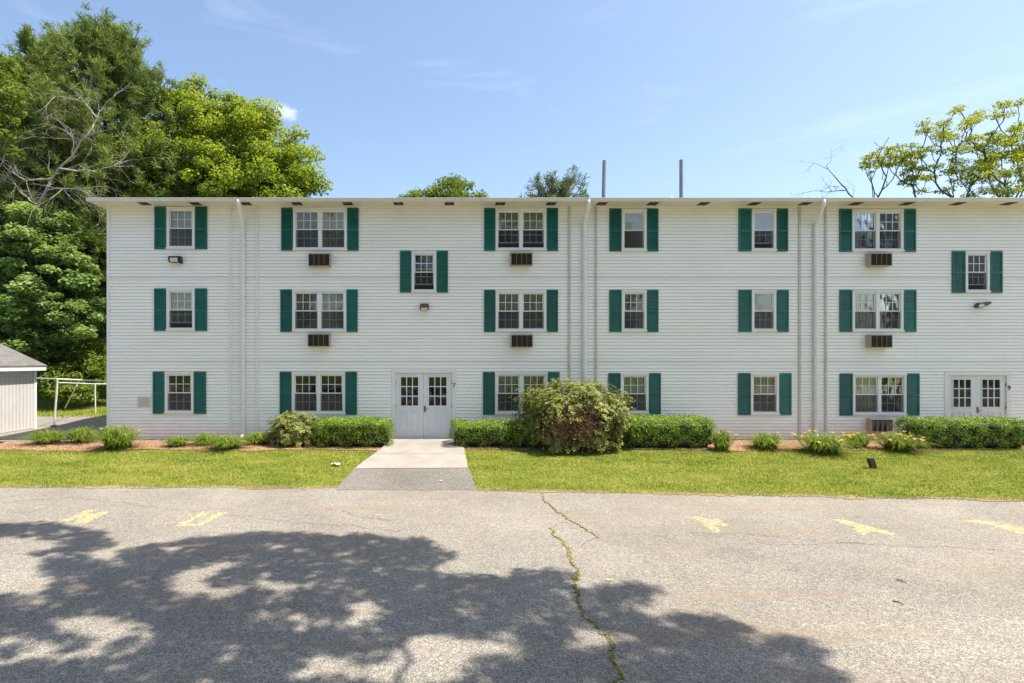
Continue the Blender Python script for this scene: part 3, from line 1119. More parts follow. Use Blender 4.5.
def build_door(d):
    x0, xm, x1, zt, zb = wx(d[0]), wx(d[1]), wx(d[2]), wz(d[3]), 0.035
    OPEN.append((x0 - 0.13, x1 + 0.13, 0.0, zt + 0.11))
    fr = MB()
    fr.box(x0 - 0.13, x0, -0.03, 0.10, 0.0, zt)
    fr.box(x1, x1 + 0.13, -0.03, 0.10, 0.0, zt)
    fr.box(x0 - 0.13, x1 + 0.13, -0.032, 0.10, zt, zt + 0.11)
    frame = fr.build('door_frame', M['trim'], BLD, bevel=0.006)
    MB().box(x0, x1, -0.10, 0.08, 0.0, 0.03).build('threshold', M['galv'], frame)
    for (a, b, hinge_left) in ((x0 + .004, xm - .003, True), (xm + .003, x1 - .004, False)):
        w = b - a
        h = zt - .006 - zb
        g0x, g1x = a + w * 0.185, b - w * 0.185
        g0z, g1z = zb + h * 0.505, zt - 0.13
        y0, y1 = 0.015, 0.06
        leaf = MB()
        leaf.box(a, g0x, y0, y1, zb, zt - .006)
        leaf.box(g1x, b, y0, y1, zb, zt - .006)
        leaf.box(g0x, g1x, y0, y1, zb, g0z)
        leaf.box(g0x, g1x, y0, y1, g1z, zt - .006)
        # raised mouldings of the two lower panels and of the light
        pz0, pz1 = zb + 0.20, g0z - 0.14
        mid = (a + b) / 2
        for (pa, pb) in ((a + 0.13, mid - 0.045), (mid + 0.045, b - 0.13)):
            leaf.frame(pa, pb, pz0, pz1, 0.02, y0 - 0.012, y0 - 0.0005)
            leaf.frame(pa + 0.05, pb - 0.05, pz0 + 0.05, pz1 - 0.05, 0.012, y0 - 0.008, y0 - 0.0005)
        leaf.frame(g0x - 0.025, g1x + 0.025, g0z - 0.025, g1z + 0.025, 0.03, y0 - 0.016, y0 - 0.0005)
        door = leaf.build('door', M['door'], BLD)
        MB().box(g0x, g1x, y0 + .018, y0 + .024, g0z, g1z).build('pane', M['glass'], door)
        gr = MB()
        gw = 0.014
        for i in (1, 2):
            x = g0x + (g1x - g0x) * i / 3
            gr.box(x - gw, x + gw, y0 - 0.01, y0 + 0.017, g0z, g1z)
        for j in (1, 2):
            z = g0z + (g1z - g0z) * j / 3
            for i in range(3):
                xa = g0x + (g1x - g0x) * i / 3 + (gw if i else 0)
                xb = g0x + (g1x - g0x) * (i + 1) / 3 - (gw if i < 2 else 0)
                gr.box(xa, xb, y0 - 0.0095, y0 + 0.0165, z - gw, z + gw)
        gr.build('grille', M['door'], door)
        hx = a if hinge_left else b
        for z in (zb + 0.25, zb + h * .5, zt - 0.3):
            MB().tube([(hx, y0 - .012, z - .05), (hx, y0 - .012, z + .05)], 0.012, 8).build('hinge', M['brass'], door)
        if not hinge_left:
            hz = zb + h * 0.455
            hb = MB()
            hb.box(a + 0.015, a + 0.07, y0 - 0.012, y0 - .0005, hz - 0.10, hz + 0.10)
            hb.tube([(a + 0.042, y0 - .012, hz), (a + 0.042, y0 - .055, hz), (a + 0.10, y0 - .06, hz), (a + 0.16, y0 - .058, hz - .004)], [0.014, 0.013, 0.011, 0.010], 8)
            hb.tube([(a + 0.042, y0 - .012, hz + .065), (a + 0.042, y0 - .03, hz + .065)], 0.018, 10)
            hb.build('handle', M['brass'], door)


def text_mesh(s, size, mat, name, parent, loc):
    c = bpy.data.curves.new(name, 'FONT')
    c.body = s
    c.size = size
    c.extrude = 0.006
    c.align_x = 'CENTER'
    o = bpy.data.objects.new(name, c)
    link(o)
    dg = bpy.context.evaluated_depsgraph_get()
    me = bpy.data.meshes.new_from_object(o.evaluated_get(dg))
    bpy.data.objects.remove(o)
    me.materials.clear()
    me.materials.append(mat)
    t = link(bpy.data.objects.new(name, me), parent)
    t.rotation_euler = (math.radians(90), 0, 0)
    t.location = loc
    return t


def build_siding():
    ex = 0.1052
    z = 0.0
    v = MB()
    while z < ZT - 1e-4:
        zt = min(z + ex, ZT)
        gz = z + 0.013
        cuts = sorted({z, gz, zt} | {q for o in OPEN for q in (o[2], o[3]) if z < q < zt})
        yy = lambda q: -0.031 + 0.025 * (q - z) / ex
        for a, b in zip(cuts[:-1], cuts[1:]):
            mid = (a + b) / 2
            sp = sorted((o[0], o[1]) for o in OPEN if o[2] < mid < o[3])
            x = XL
            segs = []
            for s in sp:
                if s[0] > x:
                    segs.append((x, s[0]))
                x = max(x, s[1])
            segs.append((x, XR))
            for (p, q) in segs:
                if mid < gz:       # open groove under the lap of the course
                    v.quad((p, 0.009, a), (q, 0.009, a), (q, 0.009, b), (p, 0.009, b))
                    if a == z:
                        v.quad((p, yy(z + ex), a), (q, yy(z + ex), a), (q, 0.009, a), (p, 0.009, a))
                    if b == gz:
                        v.quad((p, 0.009, b), (q, 0.009, b), (q, yy(gz), b), (p, yy(gz), b))
                else:
                    v.quad((p, yy(a), a), (q, yy(a), a), (q, yy(b), b), (p, yy(b), b))
        z = zt
    # side walls and back
    for (p0, p1) in (((XL, 0.0), (XL, YB)), ((XR, 0.0), (XR, YB)), ((XL, YB), (XR, YB))):
        v.quad((p0[0], p0[1], 0), (p1[0], p1[1], 0), (p1[0], p1[1], ZT), (p0[0], p0[1], ZT))
    v.build('wall', M['siding'], BLD)
    # sheathing behind the siding, with the same holes, keeps the rooms dark
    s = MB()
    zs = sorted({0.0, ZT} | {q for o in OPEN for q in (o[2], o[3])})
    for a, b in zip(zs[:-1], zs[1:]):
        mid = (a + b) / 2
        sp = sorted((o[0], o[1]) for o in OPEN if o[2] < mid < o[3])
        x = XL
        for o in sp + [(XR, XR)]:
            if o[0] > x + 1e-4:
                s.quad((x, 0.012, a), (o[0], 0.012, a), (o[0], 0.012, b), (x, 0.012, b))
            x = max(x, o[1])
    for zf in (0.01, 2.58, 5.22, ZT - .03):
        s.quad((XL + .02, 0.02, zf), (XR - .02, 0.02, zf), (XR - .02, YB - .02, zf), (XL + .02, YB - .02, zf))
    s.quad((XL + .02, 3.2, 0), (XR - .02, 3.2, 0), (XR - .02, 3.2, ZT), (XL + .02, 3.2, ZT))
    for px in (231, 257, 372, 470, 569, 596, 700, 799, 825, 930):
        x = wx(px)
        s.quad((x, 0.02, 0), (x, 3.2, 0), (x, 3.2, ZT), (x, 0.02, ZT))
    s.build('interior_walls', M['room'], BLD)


def build_building():
    global BLD
    BLD = empty('apartment_building', (0, 0, 0), 'long three storey apartment block in white vinyl siding with dark green shutters', 'building')
    for w in WIN:
        build_window(w)
    for d in DOORS:
        build_door(d)
    build_siding()
    # corner board and vertical trims
    MB().box(XL - 0.025, XL + 0.075, -0.038, 0.10, 0, ZT).build('corner_board', M['trim'], BLD, bevel=0.005)
    for i, px in enumerate((231, 257.2, 569, 595.6, 799, 825)):
        x = wx(px)
        MB().box(x - 0.035, x + 0.035, -0.045, -0.0, 0.0, ZT).build('trim_strip', M['trim' if i < 2 else 'shadow_trim'], BLD)
    for z, (p, q) in ((wz(277.5), (XL + .08, XR)), (wz(361), (XL + .08, XR))):
        m = MB()
        segs = [(p, wx(231) - .04), (wx(231) + .04, wx(257.2) - .04), (wx(257.2) + .04, wx(399.9) if z > 4 else wx(569) - .04)]
        if z > 4:
            segs += [(wx(448), wx(569) - .04)]
        segs += [(wx(569) + .04, wx(595.6) - .04), (wx(595.6) + .04, wx(799) - .04), (wx(799) + .04, wx(825) - .04), (wx(825) + .04, wx(951) if z > 4 else q)]
        if z > 4:
            segs += [(wx(1001.4), q)]
        for a, b in segs:
            m.box(a, b, -0.036, -0.001, z - 0.014, z + 0.014)
        m.build('joint_strip', M['trim'], BLD)
    # roof: low gable with overhang, soffit, fascia, gutter
    OH, RK = 0.56, 0.29
    x0, x1 = XL - RK, XR + RK
    r = MB()
    zr = 1.05
    y0, yr, y1 = -OH, YB / 2, YB + OH
    zb = ZT + 0.12
    r.prism([(y0, zb), (yr, zb + zr), (y1, zb), (y1, zb - 0.04), (yr, zb + zr - 0.05), (y0, zb - 0.04)], 'x', x0 - .02, x1 + .02)
    roof = r.build('roof', M['roof'], BLD)
    g = MB()
    for x in (x0 + .03, x1 - .05):
        g.prism([(0.0, ZT), (YB, ZT), (YB, ZT + .08), (yr, zb + zr - .06), (0, ZT + .08)], 'x', x + (RK - .03 if x < 0 else -RK + .03), x + .02 + (RK - .03 if x < 0 else -RK + .03))
    g.build('gable_wall', M['siding'], BLD)
    MB().box(x0 + .012, x1, -OH + 0.02, -0.001, ZT + 0.0, ZT + 0.025).build('soffit', M['soffit'], BLD)
    MB().box(x0 + .012, XL - .03, 0.0, YB, ZT + 0.0, ZT + 0.025).build('rake_soffit', M['soffit'], BLD)
    MB().box(x0, x1, -OH - .002, -OH + 0.018, ZT - 0.01, ZT + 0.075).build('fascia', M['trim'], BLD)
    MB().prism([(-OH + .02, ZT - .01), (YB / 2, ZT - .01 + zr), (YB + OH, ZT - .01), (YB + OH, ZT + .075), (YB / 2, ZT + .075 + zr), (-OH + .02, ZT + .075)], 'x', x0 - .012, x0 + .010).build('rake_board', M['trim'], BLD)
    gu = MB()
    yo = -OH - 0.004
    prof = [(yo, ZT - 0.01), (yo - 0.065, ZT - 0.01), (yo - 0.085, ZT + 0.025), (yo - 0.10, ZT + 0.055), (yo - 0.115, ZT + 0.09), (yo - 0.105, ZT + 0.095), (yo - 0.08, ZT + 0.02), (yo - 0.06, ZT + 0.0), (yo - .006, ZT + 0.0), (yo - .006, ZT + 0.095), (yo, ZT + 0.095)]
    gu.prism(prof, 'x', x0 - .01, x1)
    gut = gu.build('gutter', M['gutter'], BLD)
    for px in (372, 672, 930):
        x = (px - VX) / F * (D - .66)
        MB().prism([(yo - .067, ZT - .013), (yo - .118, ZT + .09), (yo - .112, ZT + .10), (yo - .0, ZT + .10), (yo, ZT - .015)], 'x', x - .03, x + .03).build('gutter_joint', M['gutter'], gut)
    k = F / (D - 0.3)
    px = 145.2 - 50.6 * 0
    while px < 1090:
        x = (px - VX) / k
        m = MB()
        m.box(x - 0.15, x - 0.01, -0.50, -0.17, ZT - 0.008, ZT - 0.001)
        m.box(x + 0.01, x + 0.15, -0.50, -0.17, ZT - 0.008, ZT - 0.001)
        for i in range(5):
            m.box(x - 0.15, x + 0.15, -0.49 + i * .07, -0.478 + i * .07, ZT - 0.016, ZT - 0.0085)
        m.build('soffit_vent', M['vent'], BLD)
        px += 50.7
    # downspouts with elbows from the gutter back to the wall
    for px_top, px_w in ((240.5, 243.8), (588.5, 584), (820, 814.2)):
        xt, xw = (px_top - VX) / F * (D - 0.6), wx(px_w)
        xt = xw + (xt - xw) * 0.5
        m = MB()
        m.tube([(xt, -OH - .05, ZT + .05), (xt, -OH - .05, ZT - 0.10), (xt + (xw - xt) * .15, -OH + .06, ZT - 0.20), (xw, -0.16, ZT - 0.52), (xw, -0.085, ZT - 0.62), (xw, -0.075, ZT - 0.72), (xw, -0.075, 0.25), (xw, -.09, .18), (xw, -0.22, 0.09)],
               0.064, 12)
        ds = m.build('downspout', M['trim'], BLD, smooth=True)
        s = MB()
        for z in (6.6, 4.6, 2.6, 0.9):
            s.box(xw - .075, xw + .075, -0.085, -0.005, z - .02, z + .02)
        s.build('strap', M['gutter'], ds)
    # vent pipes through the roof
    for px, py, Y in ((604.5, 160.5, 4.0), (681.3, 160, 4.0)):
        Z = Y + D
        t = P(px, py, Z)
        z0 = zb + zr * (Y + OH) / (yr + OH) - .08
        m = MB().tube([(t.x - (0.05 if px < 650 else 0), t.y, z0), (t.x, t.y, t.z)], 0.075, 12)
        m.build('vent_pipe', M['galv'], roof)
    # house numbers beside the doors, plaque by the ground floor window
    for d in DOORS:
        text_mesh(d[5], 0.21, M['black'], 'house_number', BLD, (wx(d[2]) + 0.065, -0.040, wz(d[3] + 14.5)))
    pq = MB().box(wx(138), wx(151), -0.038, -0.015, wz(407), wz(396)).build('plaque', M['plaque'], BLD)
    m = MB()
    rng = np.random.default_rng(2)
    for i in range(5):
        z = wz(398 + i * 1.9)
        x = wx(139)
        while x < wx(149.5):
            w = rng.uniform(.02, .06)
            m.box(x, min(x + w, wx(150.2)), -0.041, -0.0385, z - .016, z + .016)
            x += w + .018
    m.build('lettering', M['ink'], pq)


AC_LABEL = [
    'brown louvred wall air conditioner under the top floor double window left of the front door',
    'brown louvred wall air conditioner under the middle floor double window left of the front door',
    'brown louvred wall air conditioner under the top floor double window straight above the big rhododendron',
    'brown louvred wall air conditioner under the middle floor double window straight above the big rhododendron',
    'wall air conditioner under the top floor double window right of the third downspout',
    'wall air conditioner under the middle floor double window right of the third downspout',
    'wall air conditioner close to the ground behind flowering daylilies']


def build_acs():
    k = F / (D - ACP)
    proto = None
    for i, (a, b, t, u) in enumerate(AC_PX):
        x0, x1 = (a - VX) / k, (b - VX) / k
        z0, z1 = ZC - (u - VY) / k, ZC - (t - VY) / k
        xc = (x0 + x1) / 2
        if proto is None:
            proto = (x1 - x0, z1 - z0)
            w, h = 0.69, 0.40
            o = empty('air_conditioner', (xc, -0.0145, z0), AC_LABEL[0], 'air conditioner', 'wall air conditioners of the apartment block')
            c = MB()
            c.frame(-w / 2, w / 2, 0, h, 0.018, -ACP + .02, 0.0)
            c.box(-w / 2 + .018, w / 2 - .018, -ACP + .06, -.001, 0.018, h - .018)
            c.box(-w / 2 - .02, w / 2 + .02, -ACP + .04, -.002, h + .001, h + .014)
            g = MB()
            for j in range(1, 4):
                x = -w / 2 + .018 + (w - .05) * j / 4
                c.box(x, x + .009, -ACP + .006, -ACP + .02, .019, h - .019)
            for j in range(13):
                z = 0.03 + (h - 0.05) * j / 13
                g.prism([(-ACP + .052, z + .02), (-ACP + .022, z), (-ACP + .026, z - .004), (-ACP + .056, z + .015)], 'x', -w / 2 + .02, w / 2 - .02)
            c.build('sleeve', M['sleeve'], o, bevel=0.004)
            g.build('grille', M['metalbrown'], o)
            f = MB()
            f.box(-w / 2 + .02, w / 2 - .02, -ACP + .057, -ACP + .0595, .019, h - .019)
            f.build('coil', M['black'], o)
            src = o
        else:
            o = src.copy()
            COL.objects.link(o)
            o.location = (xc, -0.0145, z0)
            o['label'] = AC_LABEL[i]
            for ch in src.children:
                c = ch.copy()
                COL.objects.link(c)
                c.parent = o


def build_wall_lamps():
    # black floodlight on the left
    x, z = wx(177), wz(260)
    o = empty('wall_lamp', (x, -0.014, z), 'black floodlight with pale lens below the top left window', 'wall lamp')
    b = MB()
    b.prism([(0, -.06), (-.05, -.10), (-.17, -.10), (-.22, -.02), (-.20, .09), (-.06, .11), (0, .09)], 'x', -.19, .19)
    b.build('housing', M['black'], o, bevel=0.015)
    b = MB()
    b.prism([(-.19, -.095), (-.225, -.035), (-.218, .03), (-.212, .03), (-.215, -.035), (-.185, -.09)], 'x', -.12, .12)
    b.build('lens', M['lens'], o)
    MB().box(.12, .2, -.10, -.001, -.12, -.07).build('bracket', M['black'], o)
    # small brown box light over the door
    x, z = wx(424.5), wz(307.2)
    o = empty('wall_lamp', (x, -0.014, z), 'small square brown wall light under the lone window above the front door', 'wall lamp')
    b = MB()
    b.prism([(0, -.10), (-.10, -.10), (-.16, -.03), (-.16, .07), (-.13, .10), (0, .10)], 'x', -.14, .14)
    b.build('housing', M['bronze'], o, bevel=0.015)
    MB().prism([(-.108, -.097), (-.164, -.032), (-.170, -.035), (-.113, -.102)], 'x', -.10, .10).build('lens', M['lens'], o)
    # wedge shaped light over the right door
    x, z = wx(980), wz(305)
    o = empty('wall_lamp', (x, -0.014, z), 'tilted olive brown wall light under the far right window', 'wall lamp')
    b = MB()
    b.prism([(-.24, -.05), (-.17, .04), (.14, .10), (.22, .07), (.20, .02), (-.05, -.08), (-.17, -.10)], 'y', -.17, 0.0)
    b.build('housing', M['bronze'], o, bevel=0.015)
    MB().prism([(-.23, -.052), (-.16, -.095), (-.02, -.04), (-.06, .02), (-.16, .02)], 'y', -.176, -.1705).build('lens', M['lens'], o)


# ------------------------------------------------------------------ trees
class Skeleton:
    """branching skeleton: every clump of leaves is joined to the nearest limb below it"""

    def __init__(self, rng):
        self.p, self.par, self.rng = [], [], rng

    def add(self, p, par):
        self.p.append(np.asarray(p, float))
        self.par.append(par)
        return len(self.p) - 1

    def path(self, pts, par=-1):
        for q in pts:
            par = self.add(q, par)
        return par

    def join(self, c, jit=0.12, seg=4, zpen=1.6, steep=0.3):
        A = np.array(self.p)
        d = c - A
        cost = np.linalg.norm(d, axis=1) + zpen * np.maximum(0, A[:, 2] - c[2] + steep * np.linalg.norm(d[:, :2], axis=1)) + 0.0
        i = int(np.argmin(cost))
        a = self.p[i]
        L = np.linalg.norm(c - a)
        par = i
        for k in range(1, seg + 1):
            t = k / seg
            q = a + (c - a) * t
            q[2] -= 0.10 * L * math.sin(math.pi * t) * (1 if c[2] > a[2] else -0.4)
            if k < seg:
                q = q + self.rng.normal(0, jit * L / seg, 3)
            par = self.add(q, par)
        return par

    def mesh(self, tip, expo, rmax, n=6):
        cnt = np.zeros(len(self.p))
        kids = [0] * len(self.p)
        for i in range(len(self.p) - 1, -1, -1):
            if kids[i] == 0:
                cnt[i] = 1
            if self.par[i] >= 0:
                cnt[self.par[i]] += cnt[i]
                kids[self.par[i]] += 1
        r = np.minimum(tip * cnt ** expo, rmax)
        m = MB()
        for i, q in enumerate(self.p):
            j = self.par[i]
            if j < 0:
                continue
            rj = min(r[j], r[i] * 1.6)
            m.tube([self.p[j], q], [rj, r[i]], n if r[i] > 0.05 else 4, cap=False)
        return m


def lobe_points(lobes, n, rng, mind, shell=0.55):
    """clump centres inside a union of ellipsoids, mostly near the outside"""
    vol = np.array([l[1][0] * l[1][1] * l[1][2] for l in lobes]) ** 0.75
    pr = vol / vol.sum()
    out = []
    tries = 0
    while len(out) < n and tries < n * 60:
        tries += 1
        c, r = lobes[rng.choice(len(lobes), p=pr)]
        d = rng.normal(size=3)
        d /= np.linalg.norm(d)
        t = rng.uniform(shell, 1.0) if rng.random() < 0.8 else rng.uniform(0.1, 1.0)
        q = np.array(c) + d * t * np.array(r)
        if q[2] < 0.6:
            continue
        if out and np.min(np.linalg.norm(np.array(out) - q, axis=1)) < mind:
            continue
        out.append(q)
    return out


def clump_leaves(cs, rad, per, leaf, aspect, rng, flat=0.62, upb=0.9, droop=0.0):
    C, Nn = [], []
    for c in cs:
        r = rad * rng.uniform(0.65, 1.35)
        k = int(per * (r / rad) ** 2)
        d = rvec(k, rng) * (rng.random((k, 1)) ** 0.45)
        off = d * np.array([r, r, r * flat])
        rr = np.linalg.norm(d[:, :2], axis=1)
        off[:, 2] -= droop * r * rr ** 2
        C.append(c + off)
        Nn.append(unit(rvec(k, rng) + d * 0.5 + np.array([0, 0, upb])))
    return leaf_quads(np.concatenate(C), np.concatenate(Nn), leaf, aspect, rng, 0.08)


def lobes_px(L, Z0, base):
    out = []
    for (px, py, rx, ry, dz) in L:
        Z = Z0 + dz
        c = P(px, py, Z) - Vector(base)
        s = Z / F
        out.append((tuple(c), (rx * s, rx * s * 0.85, ry * s)))
    return out


def broadleaf(name, label, base, lobes, n, rad, per, leaf, mat, seed, cat='tree', group=None, trunk_r=0.28, mind=None, aspect=0.75,
              flat=0.62, shell=0.55, extra=0, bark='bark', lean=(0, 0), upb=0.9, zpen=1.6, tip=0.022, droop=0.0, trunk_top=0.55, cover=1.0, steep=0.3):
    rng = np.random.default_rng(seed)
    o = empty(name, base, label, cat, group)
    cs = lobe_points(lobes, n, rng, mind or rad * 0.75, shell)
    A = np.array(cs)
    top = A[:, 2].max()
    mid = A.mean(axis=0)
    sk = Skeleton(rng)
    zt = top * trunk_top
    tx, ty = mid[0] * 0.8 + lean[0], mid[1] * 0.8 + lean[1]
    sk.path([(tx * t ** 1.5 + rng.normal(0, .08) * (t > 0), ty * t ** 1.5 + rng.normal(0, .08) * (t > 0), zt * t - (0.15 if t == 0 else 0)) for t in np.linspace(0, 1, 8)])
    order = np.argsort(np.linalg.norm(A - np.array([tx, ty, zt * 0.8]), axis=1))
    for i in order:
        sk.join(A[i], zpen=zpen, steep=steep)
    # bare twigs that stick out
    for _ in range(extra):
        c = A[rng.integers(len(A))]
        sk.join(c + rng.normal(0, 1, 3) * rad * 1.3 + np.array([0, 0, rad * .8]))
    sk.mesh(tip, 0.45, trunk_r).build('trunk', M[bark], o)
    sel = [c for c in cs if rng.random() < cover]
    mesh_np('crown', clump_leaves(sel, rad, per, leaf, aspect, rng, flat, upb, droop), 4, M[mat], o)
    return o


def pine_tree(label, base, H, R, z_lo, seed, mat='pine', group='tall pines', tufts=14, lean=0.0, needle=0.26, shape=0.8, nb=110, nn=15, up=0.0):
    rng = np.random.default_rng(seed)
    o = empty('pine_tree', base, label, 'tree', group)
    sk = MB()
    sk.tube([(lean * H * (t ** 2), 0, H * t - (.15 if t == 0 else 0)) for t in np.linspace(0, 1, 12)], [0.38 * (1 - t) + 0.02 for t in np.linspace(0, 1, 12)], 8)
    Ct, Ax = [], []
    for i in range(nb):
        t = rng.random() ** 0.85
        z = z_lo + (H * 0.985 - z_lo) * t
        z = round(z / 0.75) * 0.75 + rng.normal(0, 0.07) if t < 0.93 else z
        t = min(1.0, (z - z_lo) / (H * 0.985 - z_lo))
        t = max(0.0, t)
        L = R * ((1 - t) ** shape * 0.92 + 0.08) * rng.uniform(0.55, 1.2) * (1 if t > 0.12 else 0.8)
        az = rng.uniform(0, 2 * math.pi)
        dx, dy = math.cos(az), math.sin(az)
        rise = rng.uniform(0.05, 0.4) + 0.5 * t + up
        pts = []
        for k in range(6):
            u = k / 5
            pts.append(Vector((lean * H * (z / H) ** 2 + dx * L * u, dy * L * u, z + L * (rise * u - 0.25 * u * (1 - u) * 2) + rng.normal(0, .03) * L)))
        sk.tube(pts, [0.07 * (1 - k / 5.5) * (0.4 + L / R) + .008 for k in range(6)], 4, cap=False)
        m = max(4, int(tufts * (0.35 + L / R)))
        for k in range(m):
            u = 0.25 + 0.78 * (k + rng.random()) / m
            u = min(u, 1.0)
            j = min(4, int(u * 5))
            q = pts[j].lerp(pts[j + 1], u * 5 - j) if u < 1 else pts[5]
            spread = 0.30 * L * (1.05 - abs(u - 0.6))
            q = q + Vector((-dy, dx, 0)) * rng.normal(0, spread * 0.6) + Vector((0, 0, abs(rng.normal(0, 0.10)) + rng.normal(0, .04)))
            Ct.append(q)
            Ax.append(Vector((dx * 0.6, dy * 0.6, 0.75)))
    n = len(Ct)
    Ct, Ax = np.repeat(np.array(Ct), nn, 0), np.repeat(np.array(Ax), nn, 0)
    d = unit(rvec(len(Ct), rng) + Ax * 0.6)
    ln = needle * rng.uniform(0.6, 1.25, (len(Ct), 1))
    side = unit(np.cross(d, rvec(len(Ct), rng))) * (0.021 * needle / 0.26)
    Ct = Ct + rng.normal(0, 0.07, Ct.shape)
    V = np.stack([Ct - side * .6, Ct + side * .6, Ct + d * ln + side * .5, Ct + d * ln - side * .5], 1).reshape(-1, 3)
    sk.build('trunk', M['bark'], o)
    mesh_np('crown', V, 4, M[mat], o)
    return o


def dead_tree(label, base, limbs, seed, mat='deadwood', name='dead_tree', r0=0.13, twigs=5):
    """limbs: polylines in local space with start and end radius"""
    rng = np.random.default_rng(seed)
    o = empty(name, base, label, 'tree')
    m = MB()

    def twig(p, d, L, r, depth):
        pts = [p]
        for k in range(4):
            d = (d + Vector(rng.normal(0, 0.22, 3)) + Vector((0, 0, -0.03))).normalized()
            pts.append(pts[-1] + d * L / 4)
        m.tube(pts, [r * (1 - k / 4.6) for k in range(5)], 4, cap=False)
        if depth > 0:
            for k in range(rng.integers(2, 4)):
                i = rng.integers(1, 5)
                dd = (d + Vector(rng.normal(0, 0.6, 3))).normalized()
                twig(pts[i], dd, L * rng.uniform(.4, .7), r * .55, depth - 1)
    for pts, ra, rb in limbs:
        pts = [Vector(p) for p in pts]
        fine = []
        for a, b in zip(pts[:-1], pts[1:]):
            for k in range(4):
                fine.append(a.lerp(b, k / 4) + Vector(rng.normal(0, 0.02 * (b - a).length, 3)))
        fine.append(pts[-1])
        n = len(fine)
        m.tube(fine, [ra + (rb - ra) * k / (n - 1) for k in range(n)], 7, cap=False)
        for k in range(twigs):
            i = rng.integers(max(1, n // 4), n)
            t = (fine[i] - fine[i - 1]).normalized()
            d = (t + Vector(rng.normal(0, 0.7, 3))).normalized()
            twig(fine[i], d, rng.uniform(.8, 2.2), max(rb, .02) * .8, 2)
    m.build('trunk', M[mat], o)
    return o


def gbase(px, Z, dx=0):
    x = (px - VX) * Z / F
    y = Z - D
    return (x, y, gh(x, y))


